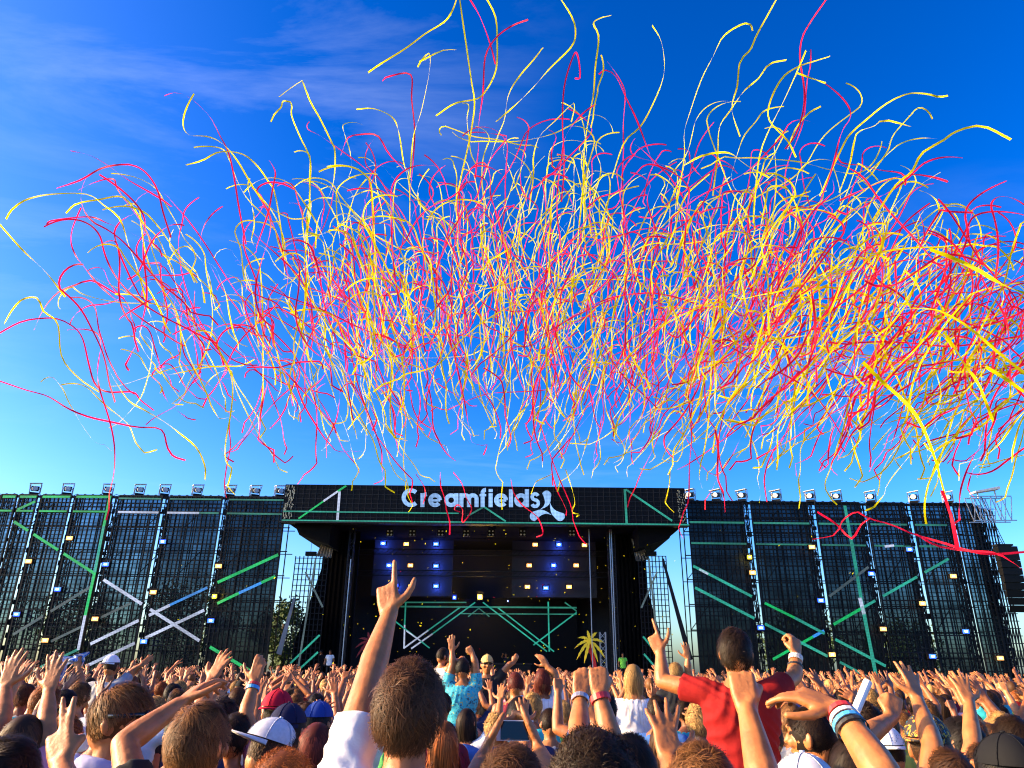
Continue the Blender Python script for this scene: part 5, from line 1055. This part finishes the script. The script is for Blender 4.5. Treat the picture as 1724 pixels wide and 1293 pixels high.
# ------------------------------------------------------------------ the crowd: posed prototypes, copied as individuals
def arm(e, w, pose='open', **k): return dict(e=e, w=w, pose=pose, **k)
def mir(a): return {k: ((-v[0], *v[1:]) if k in ('e', 'w') else v) for k, v in a.items()}
upA = arm((-.27, .10, 1.63), (-.24, .24, 1.82)); upS = arm((-.23, .08, 1.70), (-.21, .24, 1.88), 'point'); bentF = arm((-.31, .12, 1.50), (-.27, .22, 1.74), 'fist'); fw = arm((-.26, .22, 1.48), (-.21, .44, 1.64), 'relax'); wide = arm((-.38, .06, 1.52), (-.48, .14, 1.75), 'spread')
POSES = [('both hands up', {-1: upA, 1: mir(upA)}), ('left arm pointing up', {-1: upS}), ('right hand raised', {1: mir(upA)}), ('arms down', {}), ('clapping overhead', {-1: arm((-.30, .18, 1.57), (-.05, .30, 1.78)), 1: arm((.30, .18, 1.57), (.05, .30, 1.78))}),
         ('left fist raised', {-1: bentF}), ('right arm forward', {1: mir(fw)}), ('arms flung wide', {-1: wide, 1: mir(wide)}), ('left hand waving', {-1: wide}), ('right fist raised', {1: mir(bentF)})]
PB = []
for nm, A in POSES:
    me = fuse(body(A), .0072, .35, 1); split_legs(me); PB.append((nm, me, shirt(A, .55, False, .014, .022)))
HM = [(nm, hair_mesh(st_, 1500 if st_ != 'long' else 1600, RH, .003)) for nm, st_ in (('short', 'short'), ('tousled', 'tousled'), ('cropped', 'crop'), ('long', 'long'), ('curly', 'curly'))]
RC = np.random.default_rng(77); rows_ = []
y = 4.4; k = 0
while y < 17:
    half = .74 * y + .6; xs = np.arange(-half, half, .70) + (k % 2) * .35
    for x in xs: rows_.append((x + RC.normal(0, .09), y + RC.normal(0, .12)))
    y += .68 + .012 * y; k += 1
PL = np.array(PLACED); cand = []
for x, y in rows_:
    if np.min(np.hypot(PL[:, 0] - x, PL[:, 1] - y)) > .42: cand.append((x, y))
cand.sort(key=lambda p: p[1]); N_IND = 300 - len(PLACED) - len(RIDERS)
shirts = ['white', 'grey', 'black', 'navy', 'red', 'burgundy', 'blue', 'pink', 'green', 'yellow', 'cream', 'black', 'white', 'turquoise']
hcs = ['dark brown', 'brown', 'black', 'golden brown', 'dark brown', 'brown', 'blond', 'ginger']
capms = [('red', m_capred), ('blue', m_capblue), ('black', m_capblack), ('white', m_capwhite), ('navy', m_capnavy)]
def zone(x, y):
    px = CX + FPX * x / (y * math.cos(PITCH))
    for lim, nm in ((120, 'at the far left'), (300, 'left of the blue-white cloth rider'), (470, 'under left screens'), (640, 'under stage left wing'), (780, 'left of straw hat'), (930, 'under stage centre'), (1080, 'under the palm'), (1230, 'under stage right wing'), (1400, 'right of red T-shirt'), (1560, 'under right screens')):
        if px < lim: return nm if nm != 'left of the blue-white cloth rider' else 'near white cap rider'
    return 'at the far right'
for x, y in cand[:N_IND]:
    pi = int(RC.choice(10, p=[.06, .07, .08, .50, .05, .06, .06, .04, .05, .03] if y < 7.5 else [.13, .11, .12, .22, .09, .07, .08, .07, .06, .05])); nm, bm, sm = PB[pi]; hi = int(RC.choice(5, p=[.32, .2, .2, .2, .08])); hn, hm = HM[hi]; hc = hcs[RC.integers(len(hcs))]; sc_ = shirts[RC.integers(len(shirts))]; s = RC.uniform(.91, 1.02) * (1 if hn != 'long' else .96)
    o = bpy.data.objects.new('person', bm); COL.objects.link(o); setmat(o, SKIN[RC.integers(5)], CLOTH['denim']); o.location = (x, y, 0); o.rotation_euler.z = RC.normal(0, .22); o.scale = (s,) * 3
    child('shirt', sm, o, CLOTH[sc_])
    cp = capms[RC.integers(5)] if RC.random() < .12 and hn == 'cropped' else None
    child('hair', hm, o, HAIRC[hc])
    if cp: c_ = child('cap', CAPM, o, cp[1]); c_.rotation_euler.z = math.pi * (RC.random() < .5)
    dist = 'near row' if y < 6.5 else 'mid row' if y < 10 else 'far row'
    tag(o, '%s %s hair, %s top%s, %s, %s %s' % (hn, hc, sc_, ', %s cap' % cp[0] if cp else '', nm, dist if not cp else 'standing', zone(x, y)), 'person', 'people in the crowd')
for x, y, z0, lab in RIDERS:
    nm, bm, sm = PB[3]; s = min(1.04, (z0 + .88) / 1.43); o = bpy.data.objects.new('person', bm); COL.objects.link(o); setmat(o, SKIN[1], CLOTH['denim']); o.location = (x, y + .10, 0); o.scale = (s,) * 3; child('shirt', sm, o, CLOTH['grey']); child('hair', HM[0][1], o, HAIRC['dark brown'])
    tag(o, 'person carrying the ' + ' '.join(lab.replace('man in red', 'red').split()[:7]), 'person', 'people carrying riders on their shoulders')
# the rest of the crowd, up to the stage: too small to tell apart
LOD = []
for nm, A in POSES:
    fl = body(A, lod=1); V = np.vstack(fl.V); T3 = []
    for f in fl.F:
        for j in range(1, len(f) - 1): T3.append((f[0], f[j], f[j + 1]))
    T3 = np.array(T3); mi = np.zeros(len(T3), int); c = V[T3].mean(1); mi[(c[:, 2] < 1.47) & (np.abs(c[:, 0]) < .21)] = 1; hd3 = (np.linalg.norm((c - HEADC) / HEADR, axis=1) < 1.25) & (c[:, 2] > 1.58) & (c[:, 1] < .07); mi[hd3] = 2
    V = V.copy(); hv = (np.linalg.norm((V - HEADC) / HEADR, axis=1) < 1.1) & (V[:, 2] > 1.6); V[hv] = HEADC + (V[hv] - HEADC) * 1.12; LOD.append((V, T3, mi))
VV = []; FF = []; MI = []; b = 0; sm_ = [CLOTH[k] for k in ('white', 'grey', 'black', 'navy', 'red', 'pink', 'blue', 'yellow')]; hm_ = [HAIRC[k] for k in ('dark brown', 'brown', 'black', 'blond', 'golden brown')]
far = cand[N_IND:]
y = 17.0
while y < 42:
    half = .74 * y + 1; st_ = .72 + .010 * y
    for x in np.arange(-half, half, st_): far.append((x + RC.normal(0, .15), y + RC.normal(0, .15)))
    y += .75 + .022 * y
for x, y in far:
    V, T3, mi = LOD[int(RC.choice(10, p=[.13, .10, .11, .30, .08, .07, .07, .06, .05, .03]))]; a = RC.normal(0, .25); s = RC.uniform(.88, 1.06)
    VV.append((V * s) @ rotz(a).T + np.array([x, y, 0])); FF.append(T3 + b); b += len(V)
    m_ = mi.copy(); m_[mi == 0] = RC.integers(0, 5); m_[mi == 1] = 5 + RC.integers(len(sm_)); m_[mi == 2] = 5 + len(sm_) + RC.integers(len(hm_)); MI.append(m_)
me = mesh_tris('crowd', np.vstack(VV), np.vstack(FF))
for m_ in SKIN + sm_ + hm_: me.materials.append(m_)
at = me.color_attributes.new('shade', 'FLOAT_COLOR', 'POINT'); at.data.foreach_set('color', np.ones(len(me.vertices) * 4, np.float32))
me.polygons.foreach_set('material_index', np.concatenate(MI).astype(np.int32)); me.polygons.foreach_set('use_smooth', np.ones(len(me.polygons), bool))
tag(link('crowd', me), 'dense far crowd with raised arms reaching back to the stage', 'crowd', None, 'stuff')
# people working on the stage
def crew(px, Y, z, pose, top_m, hair_c, label, yaw):
    nm, bm, sm = PB[pose]; o = bpy.data.objects.new('person', bm); COL.objects.link(o); setmat(o, SKIN[1], CLOTH['black']); o.location = (W(px, 1100, Y)[0], Y, z); o.rotation_euler.z = math.radians(yaw); child('shirt', sm, o, top_m); child('hair', HM[0][1], o, HAIRC[hair_c]); tag(o, label, 'person', 'people on the stage')
crew(556, 47.2, 1.3, 3, CLOTH['white'], 'dark brown', 'man in white shirt standing at the left side of the stage', 180)
crew(541, 47.6, 1.3, 3, CLOTH['black'], 'black', 'man in black beside the white shirted man on stage', 170)
crew(852, 50.5, 1.3, 6, CLOTH['black'], 'black', 'performer in black behind the desk on stage', 180)
crew(1048, 46.9, 1.3, 3, mat('hi_vis', (.25, .75, .05), .7), 'black', 'steward in bright green vest right of the palm', 180)
